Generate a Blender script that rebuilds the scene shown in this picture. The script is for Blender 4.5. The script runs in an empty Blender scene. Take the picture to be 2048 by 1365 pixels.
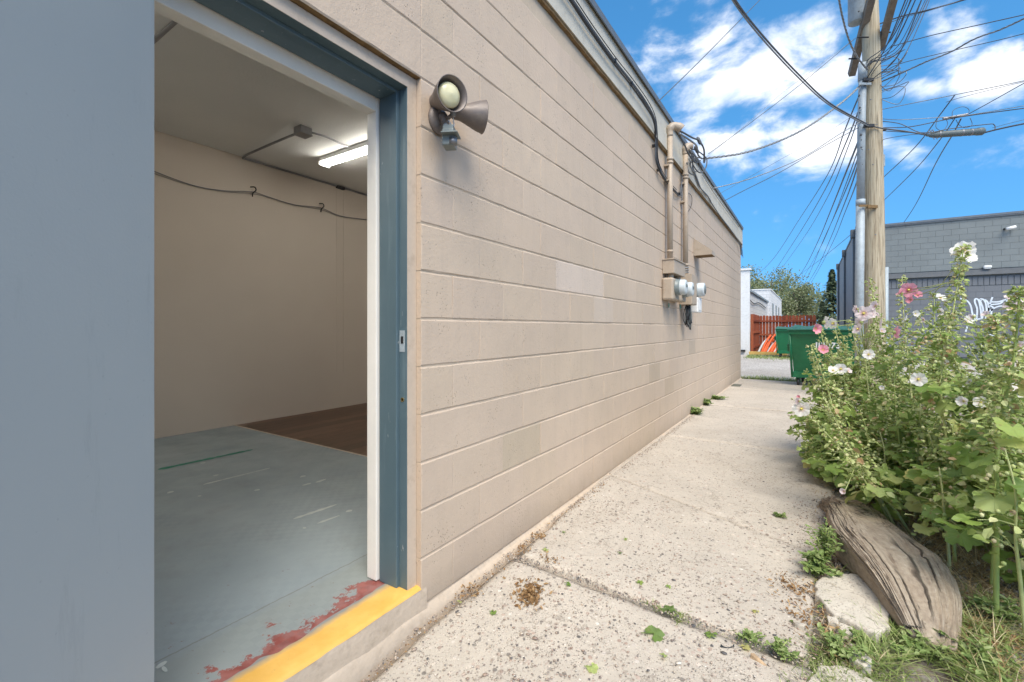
import bpy, bmesh, math, random
import numpy as np
from mathutils import Vector, Matrix, noise as mn

SC = bpy.context.scene
COL = SC.collection
rnd = random.Random(7)

# ------------------------------------------------------------------ camera
CAMH = 1.2
F, CX, CY = 905.0, 1024.0, 656.5
TH = math.radians(33.3)
FW = Vector((-math.sin(TH), math.cos(TH), 0)); RT = Vector((math.cos(TH), math.sin(TH), 0)); UP = Vector((0, 0, 1))
CAM = Vector((0, 0, CAMH))
cd = bpy.data.cameras.new('camera'); cam = bpy.data.objects.new('camera', cd); COL.objects.link(cam)
cam.location = CAM; cam.rotation_euler = (math.pi/2, 0, TH)
cd.sensor_width = 36; cd.lens = 36*F/2048; cd.shift_y = -(682.5-CY)/2048
cd.clip_start = .05; cd.clip_end = 2000
SC.camera = cam

def ray(px, py): return FW + RT*((px-CX)/F) + UP*((CY-py)/F)
def P(px, py, d): return CAM + ray(px, py)*d
def PX(px, py, x): r = ray(px, py); return CAM + r*(x/r.x)
def PZ(px, py, z): r = ray(px, py); return CAM + r*((z-CAMH)/r.z)
def PY(px, py, y): r = ray(px, py); return CAM + r*(y/r.y)

# ------------------------------------------------------------------ light
SUN_EL, SUN_AZ = math.radians(53), math.radians(138)     # azimuth from +y towards +x
w = bpy.data.worlds.new('World'); SC.world = w; w.use_nodes = True
nt = w.node_tree; nt.nodes.clear(); N = nt.nodes.new; L = nt.links.new
def math_(op, a, b=None, c=None, clamp=False):
    n = N('ShaderNodeMath'); n.operation = op; n.use_clamp = clamp
    for i, v in enumerate((a, b, c)):
        if v is None: continue
        if hasattr(v, 'links'): L(v, n.inputs[i])
        else: n.inputs[i].default_value = v
    return n.outputs[0]
out = N('ShaderNodeOutputWorld'); bg = N('ShaderNodeBackground')
sky = N('ShaderNodeTexSky'); sky.sky_type = 'NISHITA'; sky.sun_disc = False
sky.sun_elevation = SUN_EL; sky.sun_rotation = SUN_AZ
sky.air_density = 1.0; sky.dust_density = 0.3; sky.ozone_density = 3.0; sky.altitude = 1800
tc = N('ShaderNodeTexCoord')
vz = N('ShaderNodeVectorMath'); vz.operation = 'MULTIPLY_ADD'; L(tc.outputs['Generated'], vz.inputs[0]); vz.inputs[1].default_value = (1, 1, .62); vz.inputs[2].default_value = (0, 0, .24)
vn = N('ShaderNodeVectorMath'); vn.operation = 'NORMALIZE'; L(vz.outputs[0], vn.inputs[0]); L(vn.outputs[0], sky.inputs[0])     # a clear, dry high-plains sky: deep blue down to the roofs
sx = N('ShaderNodeSeparateXYZ'); L(tc.outputs['Generated'], sx.inputs[0])
X, Y, Z = sx.outputs
az = math_('ARCTAN2', X, Y); el = math_('ARCSINE', math_('MINIMUM', math_('MAXIMUM', Z, -1.0), 1.0))
# clouds: fractal noise over a few real banks of cloud (azimuth, elevation, widths)
zc = math_('MAXIMUM', Z, .03)
cmb = N('ShaderNodeCombineXYZ'); L(math_('MULTIPLY', az, 1.0), cmb.inputs[0]); L(math_('MULTIPLY', el, 1.75), cmb.inputs[1])
n1 = N('ShaderNodeTexNoise'); n1.inputs['Scale'].default_value = 5.2; n1.inputs['Detail'].default_value = 12; n1.inputs['Roughness'].default_value = .58
n1.inputs['Distortion'].default_value = .25
L(cmb.outputs[0], n1.inputs['Vector'])
BL = [(1300,120,95,50,.8),(1420,120,120,60,1.0),(1560,130,150,70,1.0),(1400,180,120,38,.9),(1650,150,120,60,.9),(1240,130,40,60,.5),(1290,85,60,35,.5),
      (1480,280,150,40,.9),(1640,290,130,60,1.0),(1400,250,70,30,.6),(1560,320,120,25,.6),(1820,310,60,35,.8),
      (1900,100,75,55,.95),(1830,180,70,30,.8),(1960,150,75,55,.9),(1880,70,40,30,.8),(2040,115,25,14,.45),
      (1260,25,90,22,.38),(1630,50,80,14,.45),(1420,0,30,14,.4),(1575,35,40,14,.35)]
acc = None
for (bx_, by_, sw, sh, am) in BL:
    r_ = ray(bx_, by_); a0 = math.atan2(r_.x, r_.y); e0 = math.asin(r_.z/r_.length)
    r2 = ray(bx_+sw, by_); a1 = math.atan2(r2.x, r2.y); r3 = ray(bx_, by_-sh); e1 = math.asin(r3.z/r3.length)
    da = math_('DIVIDE', math_('SUBTRACT', az, a0), abs(a1-a0)); de = math_('DIVIDE', math_('SUBTRACT', el, e0), abs(e1-e0))
    q = math_('ADD', math_('MULTIPLY', da, da), math_('MULTIPLY', de, de))
    g = math_('MULTIPLY', math_('EXPONENT', math_('MULTIPLY', q, -0.9)), am)
    acc = g if acc is None else math_('MAXIMUM', acc, g)
# elsewhere in the sky the same kind of scattered cloud
n2 = N('ShaderNodeTexNoise'); n2.inputs['Scale'].default_value = 1.9; n2.inputs['Detail'].default_value = 2
cm2 = N('ShaderNodeCombineXYZ'); L(math_('DIVIDE', X, zc), cm2.inputs[0]); L(math_('DIVIDE', Y, zc), cm2.inputs[1]); L(cm2.outputs[0], n2.inputs['Vector'])
far = math_('MULTIPLY', math_('SUBTRACT', n2.outputs['Fac'], .36), 3.2, clamp=True)
away = math_('MAXIMUM', math_('SUBTRACT', 0.0, math_('ADD', Y, .05)), math_('SUBTRACT', math_('ABSOLUTE', az), .75))
hi = math_('SUBTRACT', el, .70)
away = math_('MULTIPLY', math_('MAXIMUM', away, hi), 5.0, clamp=True)
acc = math_('ADD', math_('MULTIPLY', acc, math_('SUBTRACT', 1.0, away)), math_('MULTIPLY', far, away))
m0 = math_('ADD', math_('MULTIPLY', acc, 1.05), math_('MULTIPLY', math_('SUBTRACT', n1.outputs['Fac'], .5), 3.6))
mr = N('ShaderNodeMapRange'); mr.interpolation_type = 'SMOOTHERSTEP'; L(m0, mr.inputs[0])
mr.inputs[1].default_value = .14; mr.inputs[2].default_value = 1.12
fade = N('ShaderNodeMapRange'); L(el, fade.inputs[0]); fade.inputs[1].default_value = .10; fade.inputs[2].default_value = .22
cmask = math_('MULTIPLY', mr.outputs[0], fade.outputs[0])
# cloud tone: white crowns, slightly blue-grey thick parts
n3 = N('ShaderNodeTexNoise'); n3.inputs['Scale'].default_value = 6; n3.inputs['Detail'].default_value = 6; L(cmb.outputs[0], n3.inputs['Vector'])
cr = N('ShaderNodeMix'); cr.data_type = 'RGBA'; cr.inputs[6].default_value = (5.9, 6.7, 8.0, 1); cr.inputs[7].default_value = (9.0, 9.05, 9.35, 1)
t3 = N('ShaderNodeMapRange'); L(n3.outputs['Fac'], t3.inputs[0]); t3.inputs[1].default_value = .32; t3.inputs[2].default_value = .52
L(t3.outputs[0], cr.inputs[0])
hs = N('ShaderNodeHueSaturation'); hs.inputs['Saturation'].default_value = 1.24; hs.inputs['Hue'].default_value = .488; hs.inputs['Value'].default_value = 1.85; L(sky.outputs[0], hs.inputs['Color'])
mx = N('ShaderNodeMix'); mx.data_type = 'RGBA'; L(cmask, mx.inputs[0]); L(hs.outputs[0], mx.inputs[6]); L(cr.outputs[2], mx.inputs[7])
L(mx.outputs[2], bg.inputs[0]); bg.inputs[1].default_value = .082; L(bg.outputs[0], out.inputs[0])

sd = bpy.data.lights.new('sun', 'SUN'); sun = bpy.data.objects.new('sun', sd); COL.objects.link(sun)
sd.energy = 2.8; sd.angle = math.radians(38); sd.color = (1, .92, .79)
sdir = Vector((math.sin(SUN_AZ)*math.cos(SUN_EL), math.cos(SUN_AZ)*math.cos(SUN_EL), math.sin(SUN_EL)))
sun.rotation_euler = sdir.to_track_quat('Z', 'Y').to_euler()
SC.view_settings.view_transform = 'Standard'; SC.view_settings.look = 'None'; SC.view_settings.gamma = 1
SC.view_settings.exposure = .92
SC.render.engine = 'CYCLES'; SC.cycles.use_denoising = True
SC.cycles.max_bounces = 10; SC.cycles.diffuse_bounces = 6; SC.cycles.transparent_max_bounces = 8

# ------------------------------------------------------------------ helpers
def seg_arr(a):
    return np.asarray(a, dtype=float)
class MB:
    def __init__(s): s.v = []; s.f = []; s.n = 0
    def add(s, V, Fs):
        V = np.asarray(V, float).reshape(-1, 3); s.v.append(V); o = s.n
        s.f.extend([tuple(i+o for i in f) for f in Fs]); s.n += len(V); return s
    def box(s, c, size, M=None):
        hx, hy, hz = (q/2 for q in size)
        V = np.array([(x, y, z) for x in (-hx, hx) for y in (-hy, hy) for z in (-hz, hz)])
        if M is not None: V = V @ np.array(M).T
        V = V + np.array(c)
        return s.add(V, [(0,1,3,2),(4,6,7,5),(0,4,5,1),(2,3,7,6),(0,2,6,4),(1,5,7,3)])
    def rect(s, x0, x1, y0, y1, z0, z1):
        return s.box(((x0+x1)/2, (y0+y1)/2, (z0+z1)/2), (abs(x1-x0), abs(y1-y0), abs(z1-z0)))
    def tube(s, pts, r, seg=8, cap=True):
        pts = [Vector(p) for p in pts]; n = len(pts)
        rs = r if hasattr(r, '__len__') else [r]*n
        V = []; prev = None
        for i, p in enumerate(pts):
            t = (pts[min(i+1, n-1)]-pts[max(i-1, 0)])
            if t.length < 1e-9: t = Vector((0, 0, 1))
            t.normalize()
            if prev is None:
                a = Vector((0, 0, 1)) if abs(t.z) < .9 else Vector((1, 0, 0))
                u = t.cross(a).normalized()
            else:
                u = (prev - t*prev.dot(t)); u = u.normalized() if u.length > 1e-6 else t.orthogonal().normalized()
            prev = u; vv = t.cross(u)
            for k in range(seg):
                a = 2*math.pi*k/seg; V.append(p+(u*math.cos(a)+vv*math.sin(a))*rs[i])
        Fs = []
        for i in range(n-1):
            for k in range(seg):
                k2 = (k+1) % seg; Fs.append((i*seg+k, i*seg+k2, (i+1)*seg+k2, (i+1)*seg+k))
        if cap: Fs.append(tuple(range(seg-1, -1, -1))); Fs.append(tuple((n-1)*seg+k for k in range(seg)))
        return s.add(V, Fs)
    def lathe(s, o, ax, prof, seg=24, cap=True):
        o = Vector(o); ax = Vector(ax).normalized(); u = ax.orthogonal().normalized(); vv = ax.cross(u)
        V = []
        for (h, r) in prof:
            for k in range(seg):
                a = 2*math.pi*k/seg; V.append(o+ax*h+(u*math.cos(a)+vv*math.sin(a))*r)
        Fs = []; n = len(prof)
        for i in range(n-1):
            for k in range(seg):
                k2 = (k+1) % seg; Fs.append((i*seg+k, i*seg+k2, (i+1)*seg+k2, (i+1)*seg+k))
        if cap: Fs.append(tuple(range(seg-1, -1, -1))); Fs.append(tuple((n-1)*seg+k for k in range(seg)))
        return s.add(V, Fs)
    def prism(s, outline, z0, z1):     # outline xy list (ccw)
        n = len(outline)
        V = [(x, y, z0) for x, y in outline]+[(x, y, z1) for x, y in outline]
        Fs = [tuple(range(n-1, -1, -1)), tuple(range(n, 2*n))]+[(i, (i+1) % n, n+(i+1) % n, n+i) for i in range(n)]
        return s.add(V, Fs)
    def mesh(s, name, smooth=False):
        me = bpy.data.meshes.new(name)
        V = np.concatenate(s.v) if s.v else np.zeros((0, 3))
        me.from_pydata(V.tolist(), [], s.f)
        if smooth: me.polygons.foreach_set('use_smooth', [True]*len(me.polygons))
        me.update(); return me
    def build(s, name, mat, parent=None, smooth=False, bevel=0, loc=None, **tags):
        me = s.mesh(name, smooth); me.materials.append(mat)
        o = bpy.data.objects.new(name, me); COL.objects.link(o)
        if parent: o.parent = parent
        if loc is not None: o.location = loc
        if bevel:
            m = o.modifiers.new('bevel', 'BEVEL'); m.width = bevel; m.segments = 2; m.limit_method = 'ANGLE'
        for k, v in tags.items(): o[k] = v
        return o
def crom(pts, k=6):
    pts = [Vector(p) for p in pts]; n = len(pts); o = []
    for i in range(n-1):
        a, b, c, d = pts[max(i-1, 0)], pts[i], pts[i+1], pts[min(i+2, n-1)]
        for j in range(k):
            t = j/k; o.append(.5*((2*b)+(c-a)*t+(2*a-5*b+4*c-d)*t*t+(3*b-3*c+d-a)*t**3))
    o.append(pts[-1]); return o
def thing(name, label, cat, loc=(0, 0, 0), group=None):
    o = bpy.data.objects.new(name, None); COL.objects.link(o); o.location = loc; o.empty_display_size = .1
    o['label'] = label; o['category'] = cat
    if group: o['group'] = group
    return o
def tag(o, label, cat, group=None):
    o['label'] = label; o['category'] = cat
    if group: o['group'] = group
    return o
def inst(me, name, parent, M, mat=None):
    o = bpy.data.objects.new(name, me); COL.objects.link(o); o.parent = parent; o.matrix_local = M; return o
def blob(r=1, sub=1):
    bm = bmesh.new(); bmesh.ops.create_icosphere(bm, subdivisions=sub, radius=r)
    V = np.array([v.co[:] for v in bm.verts]); Fs = [tuple(v.index for v in f.verts) for f in bm.faces]; bm.free(); return V, Fs
def scatter(mb, V, Fs, mats):
    """many copies of one small shape joined in one mesh"""
    for (A, t) in mats: mb.add(V @ np.asarray(A).T + np.asarray(t), Fs)
def rotm(rx=0, ry=0, rz=0):
    return np.array((Matrix.Rotation(rz, 3, 'Z') @ Matrix.Rotation(ry, 3, 'Y') @ Matrix.Rotation(rx, 3, 'X')))

# ------------------------------------------------------------------ materials
class NT:
    def __init__(s, name):
        s.m = bpy.data.materials.new(name); s.m.use_nodes = True; s.t = s.m.node_tree; s.t.nodes.clear()
        s.out = s.n('ShaderNodeOutputMaterial'); s.b = s.n('ShaderNodeBsdfPrincipled'); s.l(s.b.outputs[0], s.out.inputs[0])
        s.geo = s.n('ShaderNodeNewGeometry'); s.pos = s.geo.outputs['Position']; s.isl = s.geo.outputs['Random Per Island']
    def n(s, t): return s.t.nodes.new(t)
    def l(s, a, b): s.t.links.new(a, b)
    def st(s, inp, v):
        if hasattr(v, 'links'): s.l(v, inp)
        else:
            if hasattr(v, '__len__') and len(v) == 3 and inp.type == 'RGBA': v = (*v, 1)
            inp.default_value = v
    def math(s, op, a, b=None, clamp=False):
        n = s.n('ShaderNodeMath'); n.operation = op; n.use_clamp = clamp; s.st(n.inputs[0], a)
        if b is not None: s.st(n.inputs[1], b)
        return n.outputs[0]
    def scale(s, v, sc):
        n = s.n('ShaderNodeVectorMath'); n.operation = 'MULTIPLY'; s.l(v, n.inputs[0]); n.inputs[1].default_value = sc; return n.outputs[0]
    def noise(s, sc, det=4, ro=.55, vec=None, dist=0):
        n = s.n('ShaderNodeTexNoise'); n.inputs['Scale'].default_value = sc; n.inputs['Detail'].default_value = det
        n.inputs['Roughness'].default_value = ro; n.inputs['Distortion'].default_value = dist; s.l(vec or s.pos, n.inputs['Vector']); return n.outputs['Fac']
    def vor(s, sc, vec=None, feat='F1'):
        n = s.n('ShaderNodeTexVoronoi'); n.feature = feat; n.inputs['Scale'].default_value = sc; s.l(vec or s.pos, n.inputs['Vector']); return n
    def ramp(s, f, a, b, lo=0., hi=1.):
        n = s.n('ShaderNodeMapRange'); s.l(f, n.inputs[0]); n.inputs[1].default_value = a; n.inputs[2].default_value = b
        n.inputs[3].default_value = lo; n.inputs[4].default_value = hi; return n.outputs[0]
    def mix(s, f, a, b, mode='MIX'):
        n = s.n('ShaderNodeMix'); n.data_type = 'RGBA'; n.blend_type = mode; s.st(n.inputs[0], f); s.st(n.inputs[6], a); s.st(n.inputs[7], b); return n.outputs[2]
    def cramp(s, f, stops):
        n = s.n('ShaderNodeValToRGB'); s.l(f, n.inputs[0]); e = n.color_ramp.elements
        while len(e) < len(stops): e.new(.5)
        for q, (p, c) in zip(e, stops): q.position = p; q.color = (*c, 1)
        return n.outputs[0]
    def bump(s, h, strength=.3, dist=.01, prev=None):
        n = s.n('ShaderNodeBump'); n.inputs['Strength'].default_value = strength; n.inputs['Distance'].default_value = dist
        s.l(h, n.inputs['Height'])
        if prev is not None: s.l(prev, n.inputs['Normal'])
        return n.outputs[0]
    def fin(s, col, rough=.7, nrm=None, metal=0, spec=.5):
        s.st(s.b.inputs['Base Color'], col); s.st(s.b.inputs['Roughness'], rough); s.st(s.b.inputs['Metallic'], metal)
        s.st(s.b.inputs['Specular IOR Level'], spec)
        if nrm is not None: s.l(nrm, s.b.inputs['Normal'])
        return s.m
def simple(name, c, rough=.6, metal=0, var=.12, sc=6, fine=60, bs=.15, bd=.002, bsc=150, dirt=None, spec=.5):
    g = NT(name)
    a = g.noise(sc, 4); b = g.noise(fine, 3)
    f = g.math('ADD', g.math('MULTIPLY', a, .6), g.math('MULTIPLY', b, .4))
    col = g.mix(g.ramp(f, .35, .65), [q*(1-var) for q in c], [min(1, q*(1+var)) for q in c])
    if dirt: col = g.mix(g.math('MULTIPLY', g.ramp(g.noise(sc*2.3, 6, .65), .52, .72), .6), col, dirt)
    return g.fin(col, g.ramp(b, .3, .7, max(.05, rough-.08), min(1, rough+.08)), g.bump(g.noise(bsc, 4), bs, bd) if bs else None, metal, spec)

def m_block(name, c):
    g = NT(name); oi = g.n('ShaderNodeObjectInfo')
    big = g.noise(.9, 4); mid = g.noise(7, 5, .6); fine = g.noise(160, 3)
    col = g.mix(g.ramp(big, .3, .7), [q*.93 for q in c], [q*1.05 for q in c])
    col = g.mix(g.math('MULTIPLY', g.ramp(mid, .45, .7), .3), col, [c[0]*.84, c[1]*.85, c[2]*.88])
    col = g.mix(1.0, col, oi.outputs['Color'], 'MULTIPLY')
    streak = g.noise(2, 4, .6, g.scale(g.pos, (1, 9, .7)))
    col = g.mix(g.math('MULTIPLY', g.ramp(streak, .52, .75), .16), col, [q*.68 for q in c])
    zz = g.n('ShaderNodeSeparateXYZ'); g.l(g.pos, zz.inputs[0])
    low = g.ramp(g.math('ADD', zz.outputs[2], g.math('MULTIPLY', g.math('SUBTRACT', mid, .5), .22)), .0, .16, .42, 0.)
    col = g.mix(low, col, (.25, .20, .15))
    pit = g.vor(95, g.scale(g.pos, (1, 1, .6))); pm = g.math('MULTIPLY', g.ramp(pit.outputs['Distance'], .10, .24, 1., 0.), g.ramp(g.noise(9, 4), .50, .64))
    col = g.mix(g.math('MULTIPLY', pm, .75), col, (.13, .10, .07))
    h = g.math('SUBTRACT', g.math('ADD', g.math('MULTIPLY', fine, .5), g.math('MULTIPLY', g.noise(55, 4, .6), .9)), g.math('MULTIPLY', pm, 1.2))
    return g.fin(col, .62, g.bump(h, .45, .004))

def m_concrete(name, base, agg=1.0, scale=1.0):
    g = NT(name)
    n1 = g.noise(1.3, 5, .6); n2 = g.noise(18, 5, .6); n3 = g.noise(90, 3)
    col = g.mix(g.ramp(n1, .3, .7), [q*.87 for q in base], [q*1.06 for q in base])
    col = g.mix(g.math('MULTIPLY', g.ramp(n2, .45, .7), .35), col, [q*.78 for q in base])
    # exposed aggregate: small stones of several colours set in the cement
    flat = g.scale(g.pos, (1, 1, .2)); hsum = None
    area = g.ramp(g.noise(2.2, 4, .6), .36, .60, .5, 1.)
    for sc_, th, amt in ((75, .50, .95), (36, .50, .9), (160, .5, .8)):
        v = g.vor(sc_*scale, flat); sp = g.n('ShaderNodeSeparateColor'); g.l(v.outputs['Color'], sp.inputs[0])
        pick = g.math('GREATER_THAN', sp.outputs[0], th)
        m = g.math('MULTIPLY', g.ramp(v.outputs['Distance'], .26, .36, 1., 0.), pick)
        stone = g.cramp(sp.outputs[1], [(0, (.07, .07, .07)), (.2, (.17, .14, .12)), (.35, (.42, .30, .24)), (.55, (.40, .36, .32)), (.75, (.60, .52, .44)), (.9, (.33, .26, .22)), (1, (.68, .64, .58))])
        col = g.mix(g.math('MULTIPLY', g.math('MULTIPLY', m, amt*agg), area), col, stone)
        hsum = m if hsum is None else g.math('ADD', hsum, m)
    pit = g.vor(70*scale, g.scale(g.pos, (1.3, 1, .3))); pm = g.math('MULTIPLY', g.ramp(pit.outputs['Distance'], .12, .26, 1., 0.), g.ramp(g.noise(7, 4), .38, .55))
    st_ = g.ramp(g.noise(.9, 6, .7), .50, .68); col = g.mix(g.math('MULTIPLY', st_, .30), col, (.27, .22, .17))
    ckn = g.math('ABSOLUTE', g.math('SUBTRACT', g.noise(.8, 7, .62), .5)); ckm = g.ramp(ckn, .0008, .0035, 1., 0.); col = g.mix(g.math('MULTIPLY', ckm, .4), col, (.12, .095, .075))
    col = g.mix(g.math('MULTIPLY', pm, .6), col, (.12, .10, .08))
    cr = g.vor(.85, g.scale(g.pos, (1, 1, .1)), 'DISTANCE_TO_EDGE')
    h = g.math('ADD', g.math('MULTIPLY', n3, .8), g.math('MULTIPLY', hsum, .35))
    h = g.math('SUBTRACT', g.math('ADD', h, g.math('MULTIPLY', n2, .8)), g.math('MULTIPLY', pm, 1.5))
    return g.fin(col, .85, g.bump(h, .55, .004), 0, .3)

def m_island(name, stops, rough=.7, translucent=0, bs=0, bsc=100, objvar=False):
    g = NT(name)
    f = g.isl
    if objvar:
        oi = g.n('ShaderNodeObjectInfo'); f = oi.outputs['Random']
    col = g.cramp(f, stops)
    col = g.mix(g.math('MULTIPLY', g.ramp(g.noise(22, 3), .4, .65), .3), col, [q*.6 for q in stops[0][1]])
    m = g.fin(col, rough, g.bump(g.noise(bsc, 3), bs, .003) if bs else None, 0, .35)
    if translucent:
        tr = g.n('ShaderNodeBsdfTranslucent'); g.l(col, tr.inputs[0]); mxn = g.n('ShaderNodeMixShader'); mxn.inputs[0].default_value = translucent
        g.l(g.b.outputs[0], mxn.inputs[1]); g.l(tr.outputs[0], mxn.inputs[2]); g.l(mxn.outputs[0], g.out.inputs[0])
    return m

def m_leaf(name, stops, tr=.3):
    """hollyhock leaf: colour per leaf, pale veins, dusty bloom and a few yellowed spots"""
    g = NT(name); oi = g.n('ShaderNodeObjectInfo'); t = g.n('ShaderNodeTexCoord'); o = t.outputs['Object']
    col = g.cramp(oi.outputs['Random'], stops)
    s = g.n('ShaderNodeSeparateXYZ'); g.l(o, s.inputs[0])
    ang = g.math('ARCTAN2', s.outputs[0], s.outputs[1]); ln = g.math('ABSOLUTE', g.math('SINE', g.math('MULTIPLY', ang, 2.75)))
    vein = g.ramp(ln, .0, .13, 1., 0.)
    col = g.mix(g.math('MULTIPLY', vein, .4), col, (.36, .44, .20))
    sp = g.noise(16, 4, .6)
    col = g.mix(g.math('MULTIPLY', g.ramp(sp, .60, .72), .55), col, (.42, .40, .13))
    col = g.mix(g.math('MULTIPLY', g.ramp(g.noise(31, 3), .66, .74), .8), col, (.30, .19, .08))
    col = g.mix(g.math('MULTIPLY', g.ramp(g.noise(7, 3), .4, .7), .28), col, (.36, .43, .27))
    m = g.fin(col, .55, g.bump(g.math('ADD', g.noise(90, 3), g.math('MULTIPLY', vein, -.6)), .5, .004), 0, .4)
    trn = g.n('ShaderNodeBsdfTranslucent'); g.l(col, trn.inputs[0]); mxn = g.n('ShaderNodeMixShader'); mxn.inputs[0].default_value = tr
    g.l(g.b.outputs[0], mxn.inputs[1]); g.l(trn.outputs[0], mxn.inputs[2]); g.l(mxn.outputs[0], g.out.inputs[0]); return m

def m_flower(name, edge, mid, eye):
    g = NT(name); t = g.n('ShaderNodeTexCoord'); le = g.n('ShaderNodeVectorMath'); le.operation = 'LENGTH'; g.l(t.outputs['Object'], le.inputs[0])
    r = le.outputs['Value']
    s = g.n('ShaderNodeSeparateXYZ'); g.l(t.outputs['Object'], s.inputs[0]); ang = g.math('ARCTAN2', s.outputs[0], s.outputs[1])
    rib = g.ramp(g.math('SINE', g.math('MULTIPLY', ang, 35)), -1, 1, 0, .14)
    col = g.cramp(g.math('ADD', r, g.math('MULTIPLY', g.noise(60, 2), .04)), [(.0, eye), (.20, eye), (.30, mid), (.62, edge), (1, edge)])
    col = g.mix(rib, col, [q*.75 for q in edge])
    m = g.fin(col, .6, None, 0, .3)
    trn = g.n('ShaderNodeBsdfTranslucent'); g.l(col, trn.inputs[0]); mxn = g.n('ShaderNodeMixShader'); mxn.inputs[0].default_value = .35
    g.l(g.b.outputs[0], mxn.inputs[1]); g.l(trn.outputs[0], mxn.inputs[2]); g.l(mxn.outputs[0], g.out.inputs[0]); return m

def emit(name, c, s):
    m = bpy.data.materials.new(name); m.use_nodes = True; t = m.node_tree; t.nodes.clear()
    e = t.nodes.new('ShaderNodeEmission'); e.inputs[0].default_value = (*c, 1); e.inputs[1].default_value = s
    o = t.nodes.new('ShaderNodeOutputMaterial'); t.links.new(e.outputs[0], o.inputs[0]); return m

TAN = (.522, .410, .310)
MT = {}
MT['block'] = m_block('painted_block', TAN)
MT['tan'] = simple('tan_paint', (.50, .405, .315), .55, var=.06, bs=.25, bsc=70, bd=.003, dirt=(.33, .25, .18))
MT['tanpipe'] = simple('tan_pipe_paint', (.40, .325, .25), .5, var=.06, dirt=(.30, .22, .15))
MT['joint'] = simple('joint_mortar', (.47, .38, .287), .8, var=.1, bs=.5, bsc=90)
MT['foot'] = simple('footing_paint', (.50, .405, .31), .7, var=.06, sc=9, bs=.6, bsc=38, bd=.006, dirt=(.33, .26, .19))
MT['fascia'] = simple('fascia_paint', (.50, .47, .40), .7, var=.08, bs=.4, bsc=60, dirt=(.34, .31, .26))
MT['dk_brown'] = simple('dark_brown', (.17, .105, .045), .9, var=.35, sc=20, bs=.8, bsc=60, bd=.006)
MT['drip'] = simple('drip_edge_metal', (.16, .17, .18), .45, .4)
MT['roof'] = simple('roofing', (.12, .12, .12), .95)
MT['galv'] = simple('galvanised', (.33, .38, .41), .6, .12, var=.14, sc=14, bs=.1, dirt=(.25, .26, .27))
MT['closure'] = simple('closure_plastic', (.12, .15, .155), .6, bs=0)
MT['steel'] = simple('dull_steel', (.24, .24, .25), .45, .6)
MT['dark'] = simple('black_rubber', (.018, .018, .02), .5, bs=0)
MT['cable'] = simple('grey_cable', (.085, .09, .10), .55, bs=0)
MT['bright'] = simple('bare_aluminium_cable', (.24, .25, .26), .5, .5, var=.3, fine=120, bs=0)
MT['white'] = simple('white_paint', (.72, .72, .71), .6, var=.05, dirt=(.5, .48, .45))
MT['offwhite'] = simple('off_white_drywall', (.74, .71, .66), .7, var=.03, bs=.1)
MT['plastic'] = simple('pale_grey_plastic', (.52, .56, .57), .4, var=.05, bs=0)
MT['bronze'] = simple('bronze_paint', (.17, .14, .125), .48, .15, var=.12, bs=.15, dirt=(.27, .22, .17))
MT['sensor'] = simple('grey_sensor_plastic', (.17, .195, .19), .4, bs=0)
MT['brass'] = simple('brass', (.5, .36, .14), .35, .9, bs=0)

# steel door frame paint, chipped
g = NT('blue_frame_paint'); c = g.mix(g.ramp(g.noise(3, 4), .3, .7), (.070, .112, .135), (.088, .135, .158))
chip = g.ramp(g.noise(24, 6, .7, g.scale(g.pos, (1, 1, .25))), .665, .69); c = g.mix(g.math('MULTIPLY', chip, .75), c, (.45, .45, .44))
c = g.mix(g.math('MULTIPLY', g.ramp(g.noise(40, 3, .5, g.scale(g.pos, (1, 1, .08))), .6, .75), .25), c, (.2, .27, .3))
MT['frame'] = g.fin(c, .42, g.bump(g.noise(55, 3), .12, .002))
g = NT('grey_blue_door_paint'); c = g.mix(g.ramp(g.noise(.9, 4), .3, .7), (.34, .37, .375), (.39, .415, .41))
spk = g.ramp(g.vor(26).outputs['Distance'], .04, .08, 1., 0.); c = g.mix(g.math('MULTIPLY', spk, .22), c, (.18, .2, .22)); c = g.mix(g.math('MULTIPLY', g.ramp(g.noise(3.5, 6, .75, g.scale(g.pos, (3, 3, .5))), .58, .66), .18), c, (.20, .22, .24))
c = g.mix(g.math('MULTIPLY', g.ramp(g.noise(5, 5, .65, g.scale(g.pos, (1, 1, .4))), .5, .8), .25), c, (.36, .38, .39))
MT['door'] = g.fin(c, .5, g.bump(g.noise(130, 3), .2, .0015))
# safety-yellow paint
g = NT('yellow_paint'); c = g.mix(g.ramp(g.noise(9, 4), .3, .7), (.68, .375, .075), (.78, .47, .12))
c = g.mix(g.math('MULTIPLY', g.ramp(g.noise(34, 5, .7), .64, .72), .7), c, (.36, .24, .09))
s = g.n('ShaderNodeSeparateXYZ'); g.l(g.pos, s.inputs[0]); ov = g.ramp(g.math('ADD', s.outputs[0], g.math('MULTIPLY', g.math('SUBTRACT', g.noise(11, 5, .6), .5), .05)), -1.508, -1.472, 1., 0.)
c = g.mix(ov, c, (.24, .25, .235))
MT['yellow'] = g.fin(c, .5, g.bump(g.noise(45, 4), .35, .004))
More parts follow.
